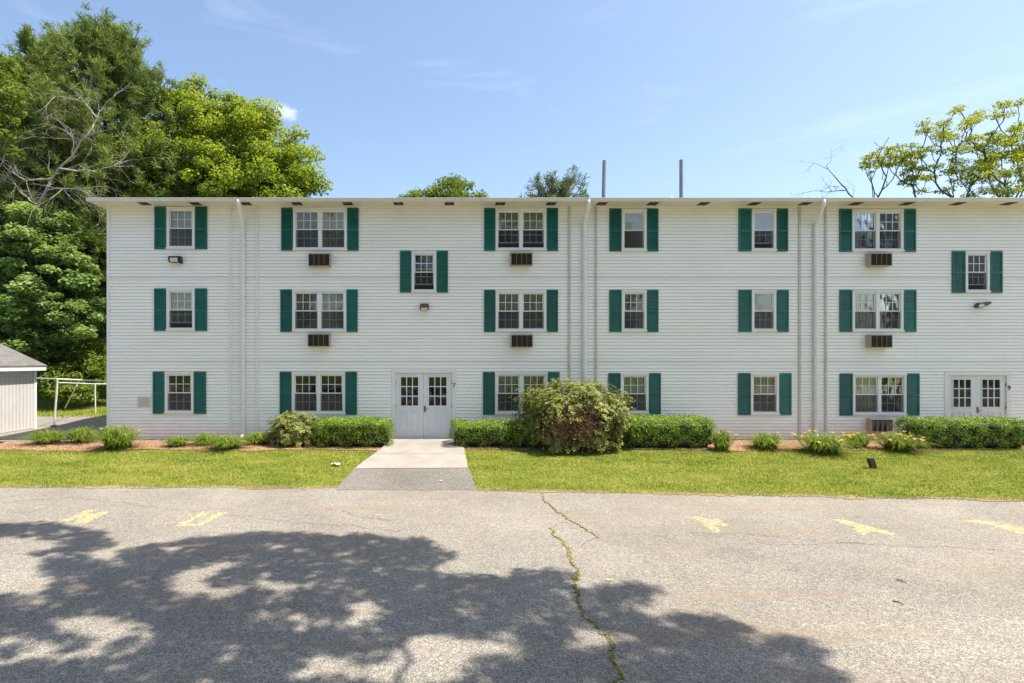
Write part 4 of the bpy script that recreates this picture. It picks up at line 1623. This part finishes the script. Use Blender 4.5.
def build_trees():
    # tall pines, left
    pine_tree('tall dark green pine with two broad shoulders rising highest at the left', gbase(106, 33), 21.3, 6.6, 4.5, 21, nb=290, tufts=21, nn=34, shape=.58, needle=.3)
    pine_tree('tall green pine beside the highest pine, cut by the left edge', gbase(38, 35), 21.8, 6.0, 5, 22, nb=260, tufts=20, nn=34, shape=.58, needle=.3)
    pine_tree('pine at the far left edge with low drooping green boughs', gbase(-18, 31), 17.5, 5.0, 5, 23, nb=140, tufts=17, nn=28, shape=.62)
    # yellow green maple behind the roof
    b = gbase(222, 35)
    broadleaf('maple_tree', 'large yellow green maple rising behind the left end of the roof', b,
              lobes_px([(215, 145, 75, 55, 0), (262, 170, 55, 45, 1), (162, 172, 48, 38, -1), (135, 190, 30, 22, -2), (205, 112, 38, 28, 0), (235, 200, 90, 60, 0), (288, 185, 38, 24, 0)], 35, b),
              400, 0.8, 300, 0.165, 'maple', 31, group='leafy trees behind the building', trunk_r=0.36, aspect=0.8)
    # dark wooded edge at the left
    b = gbase(25, 29)
    broadleaf('leafy_tree', 'dense deep green leafy tree filling the left edge above the shed', b,
              lobes_px([(20, 250, 62, 50, 0), (55, 300, 48, 55, -1), (-20, 300, 50, 60, 0), (60, 240, 40, 36, 1), (15, 330, 60, 40, -1)], 29, b),
              330, 0.62, 170, 0.20, 'darkleaf', 32, group='leafy trees behind the building', trunk_r=0.25, flat=0.5, upb=1.5)
    b = gbase(92, 34)
    broadleaf('leafy_tree', 'dark leafy tree right beside the left corner of the building', b,
              lobes_px([(92, 240, 40, 46, 0), (85, 300, 40, 60, 1), (105, 200, 30, 36, 2), (110, 330, 36, 40, 0)], 34, b),
              190, 0.66, 150, 0.21, 'darkleaf', 33, group='leafy trees behind the building', trunk_r=0.22, flat=0.5, upb=1.5)
    b = gbase(10, 44)
    broadleaf('leafy_tree', 'shaded leafy tree deep in the wood behind the pines', b,
              lobes_px([(10, 190, 90, 90, 0), (110, 220, 70, 90, 2), (60, 300, 90, 90, 0)], 44, b),
              300, 1.05, 90, 0.34, 'darkleaf', 34, group='leafy trees behind the building', trunk_r=0.3)
    b = gbase(-6, 27)
    broadleaf('leafy_tree', 'bright green bough of a tree at the upper left edge', b,
              lobes_px([(-8, 95, 26, 42, 0), (-25, 130, 34, 50, 0)], 27, b),
              60, 0.6, 130, 0.17, 'midleaf', 35, group='leafy trees behind the building', trunk_r=0.2)
    # undergrowth between shed and house
    for i, (px, py, rx, ry, Z, lab) in enumerate((
            (62, 385, 22, 22, 27.5, 'light green bush beside the shed behind the pipe frame'),
            (92, 372, 26, 34, 29, 'tall light green bush against the left corner of the building'),
            (75, 352, 30, 24, 31, 'rounded green bush at the foot of the dark trees'))):
        b = gbase(px, Z)
        broadleaf('bush', lab, b, lobes_px([(px, py, rx, ry, 0), (px + 8, py + 12, rx * .8, ry * .8, -.5)], Z, b), 60, 0.45, 110, 0.15, 'midleaf', 40 + i, cat='bush',
                  group='bushes at the edge of the wood', trunk_r=0.05, tip=0.01)
    # bleached dead tree in front of the pines
    Z = 28.2
    b = gbase(32, Z)
    L = lambda pts: [P(x, y, Z + d) - Vector(b) for x, y, d in pts]
    dead_tree('bare bleached dead tree leaning in front of the pines', b, [
        ([Vector((0, 0, -.1))] + L([(36, 210, 0), (52, 178, 0), (72, 155, .2), (92, 128, .3), (100, 112, .5), (115, 92, .6)]), 0.09, 0.009),
        (L([(72, 155, .2), (74, 140, 0), (62, 124, -.3)]), 0.045, 0.009),
        (L([(97, 118, .4), (84, 102, .2), (56, 96, 0)]), 0.05, 0.012),
        (L([(52, 178, 0), (25, 180, -.4), (5, 168, -.6), (3, 160, -.8)]), 0.05, 0.009),
        (L([(45, 190, 0), (70, 188, -.5), (100, 186, -.8)]), 0.04, 0.008),
        (L([(60, 168, 0), (95, 172, .5), (128, 160, .8)]), 0.05, 0.01),
        (L([(36, 205, 0), (18, 190, .4), (10, 172, .6)]), 0.04, 0.008),
    ], 51, twigs=11)
    # tree tops over the roof
    b = gbase(447, 46)
    broadleaf('leafy_tree', 'small green tree top just showing above the middle of the roof', b,
              lobes_px([(456, 194, 26, 15, 0), (425, 201, 24, 12, 0), (445, 212, 40, 20, 0)], 46, b), 90, 0.7, 130, 0.2, 'midleaf', 61, group='leafy trees behind the building', trunk_r=0.25)
    pine_tree('grey green pine top showing above the middle of the roof', gbase(557, 40), ZC + (VY - 168) * 40 / F - gbase(557, 40)[2] - 1.5, 3.1, 7, 62, mat='pineblue', nb=95, tufts=13, needle=0.34, shape=0.42, nn=20, up=0.45)
    # open olive trees at the right
    b = gbase(990, 32)
    broadleaf('open_tree', 'tall open yellow green tree at the right end of the roof', b,
              lobes_px([(950, 135, 32, 26, 0), (1000, 120, 34, 22, 0), (1030, 150, 50, 40, 0), (945, 172, 30, 22, 1), (1000, 180, 40, 24, -1), (930, 158, 20, 12, 0), (985, 158, 40, 26, 0), (1040, 185, 40, 26, 0)], 32, b),
              150, 0.50, 135, 0.115, 'rightleaf', 63, group='open trees at the right', trunk_r=0.2, mind=0.62, flat=0.38, shell=0.6, extra=10, zpen=2.6, tip=0.018, trunk_top=0.35, steep=1.5)
    b = gbase(898, 34)
    broadleaf('open_tree', 'thin half bare tree with a flat leafy top beside the taller open tree', b,
              lobes_px([(884, 156, 22, 8, 0), (906, 151, 18, 7, 0), (870, 166, 9, 7, 0), (912, 176, 14, 10, 0), (893, 160, 26, 6, 0)], 34, b),
              44, 0.36, 90, 0.115, 'rightleaf', 64, group='open trees at the right', trunk_r=0.14, mind=0.4, flat=0.4, extra=10, zpen=3.2, tip=0.016, trunk_top=0.3, steep=1.8)
    Z = 33
    b = gbase(856, Z)
    L = lambda pts: [P(x, y, Z) - Vector(b) for x, y in pts]
    dead_tree('leafless slender sapling leaning left above the roof', b, [
        ([Vector((0, 0, -.1))] + L([(853, 197), (838, 180), (826, 166)]), 0.06, 0.012),
        (L([(845, 190), (828, 192), (812, 191)]), 0.03, 0.01)], 65, mat='bark', twigs=4)
    # trees across the road, seen only in the window panes, and the shade tree over the road
    pts = []
    rng = np.random.default_rng(70)
    rh = np.random.default_rng(12)
    hole = [(rh.uniform(-60, 620), rh.uniform(560, 680), rh.uniform(5, 14), rh.uniform(2, 5)) for _ in range(85)] + [(0, 571, 52, 22), (190, 580, 24, 13), (100, 627, 50, 14), (292, 586, 22, 5), (340, 672, 56, 17), (436, 660, 52, 30), (518, 652, 20, 9), (20, 545, 45, 6), (375, 607, 22, 9), (60, 655, 40, 8), (250, 655, 22, 8), (585, 640, 16, 10), (25, 640, 26, 7), (330, 625, 26, 6)]
    poly = [(-260, 530), (-120, 520), (0, 527), (40, 524), (85, 528), (105, 545), (60, 556), (110, 562), (150, 545), (215, 538), (280, 534), (340, 536), (395, 538), (430, 545), (440, 560), (480, 578), (520, 572), (558, 574), (575, 592), (600, 590), (640, 588), (618, 612), (655, 632), (688, 612), (728, 622), (752, 640), (808, 646), (822, 664), (840, 700), (880, 760), (-300, 760)]
    tries = 0
    while len(pts) < 620 and tries < 60000:
        tries += 1
        px, py = rng.uniform(-280, 900), 520 + 240 * rng.random() ** 1.0
        # even density on the ground rather than in the picture
        if rng.random() > ((520 - VY) / (py - VY)) ** 3 * 1.0 and py > 520:
            pass
        if not in_poly(px, py, poly):
            continue
        if any(((px - h[0]) / (h[2] + 5)) ** 2 + ((py - h[1]) / (h[3] + 2.5)) ** 2 < 1 for h in hole):
            continue
        g = hit(px, min(py, 759))
        if pts and min((g - q).length for q in pts) < 0.25:
            continue
        pts.append(g)
    base = Vector((7.5, -21.5, ROADZ))
    cs = []
    for g in pts:
        hgt = rng.uniform(10.6, 13.6)
        c = g + S * (hgt / S.z)
        cs.append(np.array(c - base))
    front = len(cs)
    lob = [((-2, -1, 13.5), (7.5, 4.5, 4.0)), ((0, -3, 11), (6, 5, 4))]
    for c in lobe_points(lob, 120, rng, 0.8):
        # the rest of the crown stays behind the eye so that it does not darken the road in view
        if c[1] + base.y < -17.0:
            cs.append(c)
    o = empty('shade_tree', base, 'big broad oak whose boughs shade the foreground road', 'tree', 'trees across the road')
    sk = Skeleton(rng)
    sk.path([(0, 0, -.15), (-.05, .02, 2), (-.2, .1, 4), (-.5, .3, 6), (-.9, .6, 8), (-1.3, .9, 10)])
    A = np.array(cs)
    for i in np.argsort(np.linalg.norm(A - np.array([-1.0, .7, 9]), axis=1)):
        sk.join(A[i], zpen=0.8)
    sk.mesh(0.008, 0.42, 0.42).build('trunk', M['bark'], o)
    mesh_np('crown', np.concatenate([clump_leaves(cs[:front], 0.26, 140, 0.10, 0.75, rng, 0.8), clump_leaves(cs[front:], 0.85, 110, 0.22, 0.7, rng)]), 4, M['midleaf'], o)
    src = None
    for i, (x, y, s, rz, lab) in enumerate(((-17, -38, 1.0, 0, 'broad leafy tree across the road, far left of the row'), (-6, -41, 1.1, 2.1, 'broad leafy tree across the road opposite the left windows'),
                                            (5, -39, 1.0, 4.0, 'broad leafy tree across the road opposite the front door'), (16, -42, 1.15, 1.2, 'broad leafy tree across the road opposite the right windows'),
                                            (27, -38, 1.05, 5.0, 'broad leafy tree across the road, far right of the row'))):
        if src is None:
            src = broadleaf('leafy_tree', lab, (x, y, ROADZ), [((0, 0, 10), (5.5, 5, 5)), ((2, 1, 13), (3.5, 3.5, 3)), ((-2, 0, 8), (4, 4, 3.5)), ((0, 0, 5), (5, 4, 3))], 170, 1.05, 110, 0.34, 'midleaf', 80, group='trees across the road')
            o = src
        else:
            o = src.copy()
            COL.objects.link(o)
            o['label'] = lab
            for ch in src.children:
                c = ch.copy()
                COL.objects.link(c)
                c.parent = o
        o.location = (x, y, ROADZ)
        o.scale = (s, s, s)
        o.rotation_euler = (0, 0, rz)


# ------------------------------------------------------------------ planting along the wall
def hedge(label, x0, x1, y0, y1, h, seed, n=15000, rnd=0.22, brown=None):
    n = int(n * 1.9)
    rng = np.random.default_rng(seed)
    cx, cy = (x0 + x1) / 2, (y0 + y1) / 2
    o = empty('hedge', (cx, cy, gh(cx, cy)), label, 'hedge', 'clipped hedges along the front')
    hx, hy = (x1 - x0) / 2, (y1 - y0) / 2

    def surf(k, shrink):
        # points on a rounded box, wavy on top
        q = []
        while len(q) < k:
            d = rng.uniform(-1, 1, (k, 3)) * np.array([hx + rnd, hy + rnd, h]) + np.array([0, 0, h / 2])
            e = np.abs(d - np.array([0, 0, h / 2])) - np.array([hx - rnd, hy - rnd, h / 2 - rnd * .6])
            dist = np.linalg.norm(np.maximum(e, 0), axis=1) + np.minimum(e.max(axis=1), 0) - rnd * np.where(d[:, 2] > h / 2, 0.85, 1)
            wob = 0.025 * np.sin(d[:, 0] * 5 + seed) + 0.02 * np.sin(d[:, 0] * 11 + d[:, 1] * 9) + 0.02 * np.sin(d[:, 2] * 13 + d[:, 0] * 7)
            ok = (np.abs(dist - wob + shrink) < 0.045) & (d[:, 2] > 0.02) & (d[:, 2] < h + 0.1)
            q += list(d[ok])
        return np.array(q[:k])
    A = surf(n, 0.02)
    e = np.maximum(np.abs(A - np.array([0, 0, h / 2])) - np.array([hx - rnd, hy - rnd, h / 2 - rnd * .6]), 0) * np.sign(A - np.array([0, 0, h / 2]))
    nr = unit(e + np.array([0, 0, 0.001]))
    A += nr * rng.normal(-0.02, 0.03, (n, 1))
    A[:, 1] -= np.sign(A[:, 1]) * 0.20 * np.clip(1 - A[:, 2] / (h * .8), 0, 1)          # narrower at the foot
    front = (nr[:, 2] < 0.45)
    thin = front & (rng.random(n) < np.clip(0.92 - 0.45 * A[:, 2] / h, 0, 1) + 0.18 * np.sin(A[:, 0] * 9 + seed) * np.sin(A[:, 2] * 14))
    A, nr = A[~thin], nr[~thin]
    n = len(A)
    long = rng.random(n) < 0.05
    A[long] += nr[long] * rng.uniform(0.03, 0.09, (long.sum(), 1))
    V = leaf_quads(A, unit(rvec(n, rng) * (0.45 + 0.3 * (nr[:, 2:] > .5)) + nr * 1.0), 0.045, 0.45, rng)
    mesh_np('foliage', V, 4, M['yew'], o)
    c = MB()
    # solid woody core, its near-black colour standing in for shade inside the hedge
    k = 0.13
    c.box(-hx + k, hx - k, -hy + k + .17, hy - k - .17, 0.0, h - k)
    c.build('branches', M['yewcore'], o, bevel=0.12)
    if brown is not None:
        bx, bw = brown
        B = A[(np.abs(A[:, 0] - bx) < bw) & (A[:, 1] < -hy + 0.12) & (A[:, 2] < h * .75)]
        B = B + np.array([0, -0.03, 0]) + rng.normal(0, .02, B.shape)
        if len(B):
            tag(mesh_np('dead_patch', leaf_quads(B, unit(rvec(len(B), rng) + np.array([0, -.6, 0])), 0.055, .4, rng), 4, M['stem'], o), kind='stuff')
    return o


def daylily(label, px, wpx, ytop, ybase, seed, flower=None, nblade=None, nf=0):
    rng = np.random.default_rng(seed)
    g = hit(px, ybase - 2)
    if g.y > -0.45:
        g = Vector((g.x, -0.45, 0))
    Z = g.y + D
    w = wpx * Z / F / 2 * (1.65 if px < 300 else 1.4)
    h = (ybase - ytop) * Z / F * 0.80
    o = empty('daylily', (g.x, g.y, gh(g.x, g.y) + 0.03), label, 'plant', 'daylily clumps in the bed')
    nb = nblade or int(130 + 420 * w)
    V = []
    for i in range(nb):
        az = rng.uniform(0, 2 * math.pi)
        rr = w * 0.35 * math.sqrt(rng.random())
        a2 = rng.uniform(0, 2 * math.pi)
        p0 = np.array([rr * math.cos(a2), rr * math.sin(a2) * .8, -0.02])
        out = w * rng.uniform(0.25, 1.05)
        hh = h * rng.uniform(0.45, 1.05) * (1.15 - 0.45 * out / w)
        d = np.array([math.cos(az), math.sin(az), 0])
        s = np.array([-d[1], d[0], 0]) * rng.uniform(0.008, 0.014)
        pts = []
        for k in range(6):
            t = k / 5
            pts.append(p0 + d * out * t ** 1.15 + np.array([0, 0, hh * (2.6 * t - 2.05 * t * t) * 1.2]))
        for k in range(5):
            w0, w1 = 1 - 0.95 * (k / 5) ** 2, 1 - 0.95 * ((k + 1) / 5) ** 2
            V += [pts[k] - s * w0, pts[k] + s * w0, pts[k + 1] + s * w1, pts[k + 1] - s * w1]
    mesh_np('foliage', np.array(V), 4, M['lily'], o)
    if flower:
        for i in range(nf):
            a, r = rng.uniform(0, 2 * math.pi), w * 0.8 * math.sqrt(rng.random())
            top = Vector((r * math.cos(a), r * math.sin(a), h * rng.uniform(0.55, 0.92)))
            st = MB().tube([(top.x * .5, top.y * .5, 0), (top.x * .8, top.y * .8, top.z * .6), tuple(top)], 0.006, 4)
            q = []
            for k in range(6):
                b = k * math.pi / 3 + rng.uniform(-.2, .2)
                dd = np.array([math.cos(b), math.sin(b), 0.75])
                sd = np.array([-math.sin(b), math.cos(b), 0]) * 0.022
                t0 = np.array(top)
                q += [t0, t0 + dd * .04 + sd, t0 + dd * .07, t0 + dd * .04 - sd]
            fl = mesh_np('flower', np.array(q), 4, M[flower], o)
            st.build('flower_stalk', M['lily'], fl)
    return o


def rhododendron(name, label, cx, cy, rx, ry, h, seed, n, leaf, mat, dead=False):
    rng = np.random.default_rng(seed)
    o = empty(name, (cx, cy, gh(cx, cy)), label, 'bush', 'rounded shrubs in the bed')
    R, Nn = [], []
    nros = n
    k = 0
    while k < nros:
        d = rng.normal(size=3)
        d /= np.linalg.norm(d)
        if d[2] < -0.9:
            continue
        if d[2] < 0:
            d[:2] *= (0.93 + 0.07 * (1 + d[2])) / np.linalg.norm(d[:2])
        t = rng.uniform(0.82, 1.02) if rng.random() < .75 else rng.uniform(.45, .85)
        bump_ = 1 + 0.10 * math.sin(d[0] * 7 + seed) * math.sin(d[2] * 6 + 1) + 0.07 * math.sin(d[1] * 9 + d[0] * 12) + 0.05 * rng.normal()
        q = np.array([d[0] * rx, d[1] * ry, h * 0.5 + d[2] * h * 0.5]) * np.array([1, 1, 1]) * np.array([t * bump_, t * bump_, 1]) + np.array([0, 0, (t * bump_ - 1) * d[2] * h * .5])
        if q[2] < 0.04:
            continue
        if dead and d[1] < -0.25 and ((q[0] + 0.2) / 0.95) ** 2 + ((q[2] - .72) / 0.55) ** 2 < 1 and rng.random() < 0.66:
            continue
        R.append(q)
        Nn.append(unit(np.array([d * .7 + np.array([0, 0, .7])]))[0])
        k += 1
    R, Nn = np.array(R), np.array(Nn)
    V = []
    per = 8
    for j in range(per):
        a = 2 * math.pi * j / per + rng.uniform(-.3, .3, len(R))
        t1 = unit(np.cross(Nn, np.array([[0.3, 0.9, 0.2]])))
        t2 = np.cross(Nn, t1)
        d = t1 * np.cos(a)[:, None] + t2 * np.sin(a)[:, None]
        tilt = rng.uniform(-.15, .65, (len(R), 1))
        d = unit(d + Nn * tilt)
        s = np.cross(d, Nn)
        L = leaf * rng.uniform(.7, 1.2, (len(R), 1))
        V.append(np.stack([R + d * .012, R + d * L * .55 + s * L * .19, R + d * L, R + d * L * .55 - s * L * .19], 1).reshape(-1, 3))
    mesh_np('foliage', np.concatenate(V), 4, M[mat], o)
    m = MB()
    ends = [R[i] for i in rng.choice(len(R), 130, replace=False)]
    if dead:
        for _ in range(110):
            ends.append(np.array([rng.uniform(-1.0, 0.55), -ry * rng.uniform(.8, 1.0), rng.uniform(.1, h * .62)]))
    for e in ends:
        b = np.array([rng.normal(0, .18), rng.normal(0, .15), 0])
        mid = b * .4 + e * .55 + np.array([0, 0, -.12]) + rng.normal(0, .05, 3)
        mid2 = e * .8 + b * .1 + rng.normal(0, .04, 3)
        m.tube([b, mid, mid2, e], [0.022, 0.015, 0.009, 0.004], 4, cap=False)
    m.build('branches', M['stem'], o)
    if dead:
        k = 1500
        k = 1500
        B = np.stack([np.clip(rng.normal(-.2, .42, k), -1.1, .75), -ry * rng.uniform(.86, 1.03, k), np.clip(rng.normal(.72, .27, k), .05, 1.3)], 1)
        mesh_np('dead_leaves', leaf_quads(B, rvec(k, rng), 0.075, .38, rng), 4, M['deadleaf'], o)
    return o


def build_planting():
    hedge('clipped bright green hedge left of the front walkway with a brown patch at its corner', -3.75, -1.42, -1.75, -0.40, 0.76, 101, 16000, brown=(0.83, 0.2))
    hedge('low clipped hedge just right of the front walkway', 0.30, 3.0, -1.75, -0.45, 0.68, 102, 15000)
    hedge('long clipped hedge emerging from the right side of the big rhododendron', 5.0, 8.15, -1.95, -0.40, 0.80, 103, 20000, rnd=0.36)
    hedge('clipped hedge in front of the right hand door', 13.75, 17.35, -2.0, -0.8, 0.80, 104, 21000, rnd=0.34)
    rhododendron('rhododendron', 'big rounded yellow green rhododendron with a bare brown middle', 3.98, -1.45, 1.70, 1.0, 2.02, 111, 4600, 0.092, 'rhodo', dead=True)
    rhododendron('shrub', 'smaller loose rounded shrub at the left end of the left hedge', -4.45, -1.0, 0.80, 0.6, 1.02, 112, 1300, 0.085, 'rhodo')
    L = [(48, 34, 428, 446, 0, 0, 'daylily clump nearest the grey shed'), (82, 30, 425, 445, 0, 0, 'daylily clump between the shed side clump and the house corner'),
         (118, 40, 421, 451, 'yellow', 3, 'tall daylily clump at the left corner of the house'), (177, 24, 435, 449, 0, 0, 'small daylily clump standing alone under the lower left window'),
         (207, 30, 432, 447, 0, 0, 'daylily clump just left of the first downspout, at the back of the bed'), (228, 34, 434, 451, 0, 0, 'low spreading daylily clump at the lawn edge below the first downspout'),
         (257, 30, 431, 446, 0, 0, 'daylily clump beside the small loose shrub'), (722, 24, 427, 453, 'yellow', 4, 'yellowing daylily clump at the right end of the long hedge'),
         (766, 38, 431, 451, 'yellow', 2, 'green daylily clump alone under the ground floor single window'), (823, 50, 430, 455, 'yellow', 18, 'widest daylily clump full of yellow blooms at the third downspout'),
         (857, 30, 430, 450, 'yellow', 6, 'daylily clump just right of the widest yellow one'), (899, 44, 430, 453, 'peach', 18, 'daylily clump with peach blooms at the left end of the right hedge')]
    for i, (px, w, yt, yb, fl, nf, lab) in enumerate(L):
        daylily(lab, px, w, yt, yb, 120 + i, fl or None, nf=nf)


# ------------------------------------------------------------------ shed, pipe frame, small things
def build_shed():
    X0, Y0, Y1, H = -15.22, -3.0, 3.0, 2.36
    Wd = 4.6
    o = empty('shed', (X0 - Wd / 2, 0, 0.02), 'grey wooden shed with shingled gable roof at the left edge', 'shed')
    lx = Wd / 2
    m = MB()
    m.box(-lx, lx, Y0, Y1, 0, H)
    rise = lx * math.tan(math.radians(25))
    for y in (Y0, Y1):
        m.prism([(-lx, H), (lx, H), (0, H + rise)], 'y', y - .02 if y > 0 else y, y if y > 0 else y + .02)
    wall = m.build('wall', M['shed'], o)
    g = MB()
    y = Y0 + 0.1
    while y < Y1:
        g.box(lx + .001, lx + .012, y, y + .155, 0.03, H - .02)
        y += 0.17
    g.build('siding_board', M['shed'], wall)
    MB().box(lx - .05, lx + .03, Y1 - .10, Y1 + .02, 0, H).build('corner_board', M['trim'], o)
    ov = 0.26
    th = 0.05
    e = (lx + ov, H - ov * math.tan(math.radians(25)) + 0.13)
    r = MB()
    r.prism([(-e[0], e[1]), (0, H + rise + .13), (e[0], e[1]), (e[0], e[1] - th), (0, H + rise + .13 - th), (-e[0], e[1] - th)], 'y', Y0 - .25, Y1 + .25)
    r.build('roof', M['roof'], o)
    MB().box(e[0] - .04, e[0] - .012, Y0 - .22, Y1 + .22, e[1] - .19, e[1] - .055).build('fascia', M['trim'], o)
    MB().box(lx + .014, e[0] - .042, Y0 - .2, Y1 + .2, e[1] - .185, e[1] - .17).build('soffit', M['trim'], o)


def build_small():
    # white pipe frame beside the shed
    a = hit(54, 427)
    o = empty('pipe_frame', a, 'weathered white pipe frame standing between the shed and the building', 'pipe frame')
    za = a.y + D
    top = P(57.5, 379, za) - a
    MB().tube([(0, 0, -.05), tuple(top)], 0.038, 10).build('post', M['pipe'], o)
    b = P(95.5, 414, 25.5)
    b.z = gh(b.x, b.y)
    bt = P(95, 384, 25.5)
    MB().tube([tuple(b - a - Vector((0, 0, .05))), tuple(bt - a)], 0.03, 10).build('post', M['pipe'], o)
    c, e = P(34, 378, za + 2), P(112, 384, za + 0.6)
    MB().tube([tuple(c - a), tuple(top)], 0.022, 8).build('rail', M['pipe'], o)
    MB().tube([tuple(top), tuple(P(112, 381.5, za + 1.2) - a)], 0.028, 8).build('rail', M['pipe'], o)
    MB().tube([tuple(top + Vector((0, 0, -.14))), tuple(bt - a), tuple(P(112, 384, 26) - a)], 0.022, 8).build('rail', M['pipe'], o)
    MB().tube([tuple(P(77, 385, 24) - a), tuple(P(65, 408, 25) - a)], 0.022, 8).build('brace', M['pipe'], o)
    MB().tube([(0, 0, -.05), (0, 0, .06)], 0.12, 10).build('footing', M['wood'], o)
    # dark stub in the lawn
    g = hit(874.5, 469)
    s = empty('stub_post', g, 'short dark leaning wooden stub standing in the right hand lawn', 'stake')
    m = MB()
    n = len(m.v)
    lean = Vector((-0.10, 0.02, 0.27))
    m.v += [(x, y, -.05) for x, y in ((-.075, -.05), (.075, -.05), (.075, .05), (-.075, .05))] + [(x + lean.x, y + lean.y, lean.z + (0.012 if x > 0 else 0)) for x, y in ((-.07, -.05), (.07, -.05), (.07, .05), (-.07, .05))]
    m.f += [(0, 1, 2, 3), (7, 6, 5, 4), (0, 4, 5, 1), (1, 5, 6, 2), (2, 6, 7, 3), (3, 7, 4, 0)]
    m.build('post', M['wood'], s, bevel=0.008)
    # litter, twigs, fallen leaf
    rng = np.random.default_rng(9)
    g = hit(336, 466.5)
    m = MB()
    v = []
    for i in range(5):
        for j in range(4):
            v.append((i * .055 - .11 + rng.normal(0, .012), j * .05 - .07 + rng.normal(0, .01), 0.05 + rng.uniform(0, .05)))
    m.v = v
    m.f = [(i * 4 + j, (i + 1) * 4 + j, (i + 1) * 4 + j + 1, i * 4 + j + 1) for i in range(4) for j in range(3)]
    tag(m.build('paper_scrap', M['paper'], loc=g), 'crumpled white scrap of paper on the grass left of the walkway', 'litter')
    for k, (p, q, lab) in enumerate((((896.5, 580), (906.5, 583.5), 'grey twig on the right of the road, the farther of two'), ((893, 601.5), (904, 605), 'grey twig on the right of the road, the nearer of two'))):
        A, B = hit(*p), hit(*q)
        mid = (A + B) / 2
        m = MB().tube([A - mid + Vector((0, 0, .008)), Vector((.01, .015, .014)), B - mid + Vector((0, 0, .008))], [0.009, .007, .004], 6)
        m.tube([Vector((.01, .015, .014)), Vector((.05, .05, .02))], [0.005, .002], 5)
        tag(m.build('twig', M['twig'], loc=mid), lab, 'twig', 'twigs on the road')
    for k, (p, lab) in enumerate((((441, 483.5), 'small yellow fallen leaf on the walkway apron'), ((609, 580.5), 'small yellow fallen leaf on the road beside the weedy crack'))):
        A = hit(*p)
        m = MB()
        m.v = [(-.045, 0, .01), (-.015, .022, .02), (.02, .02, .014), (.05, 0, .02), (.02, -.022, .014), (-.015, -.02, .01), (0, 0, .008)]
        m.f = [(0, 6, 1), (1, 6, 2), (2, 6, 3), (3, 6, 4), (4, 6, 5), (5, 6, 0)]
        tag(m.build('fallen_leaf', M['dryleaf'], loc=A + Vector((0, 0, .06 if k == 0 else 0))), lab, 'leaf', 'fallen leaves')


road = build_ground()
build_walk()
build_building()
build_acs()
build_wall_lamps()
build_trees()
build_planting()
build_shed()
build_road_details(road)
build_small()
build_grass()
bpy.context.view_layer.update()
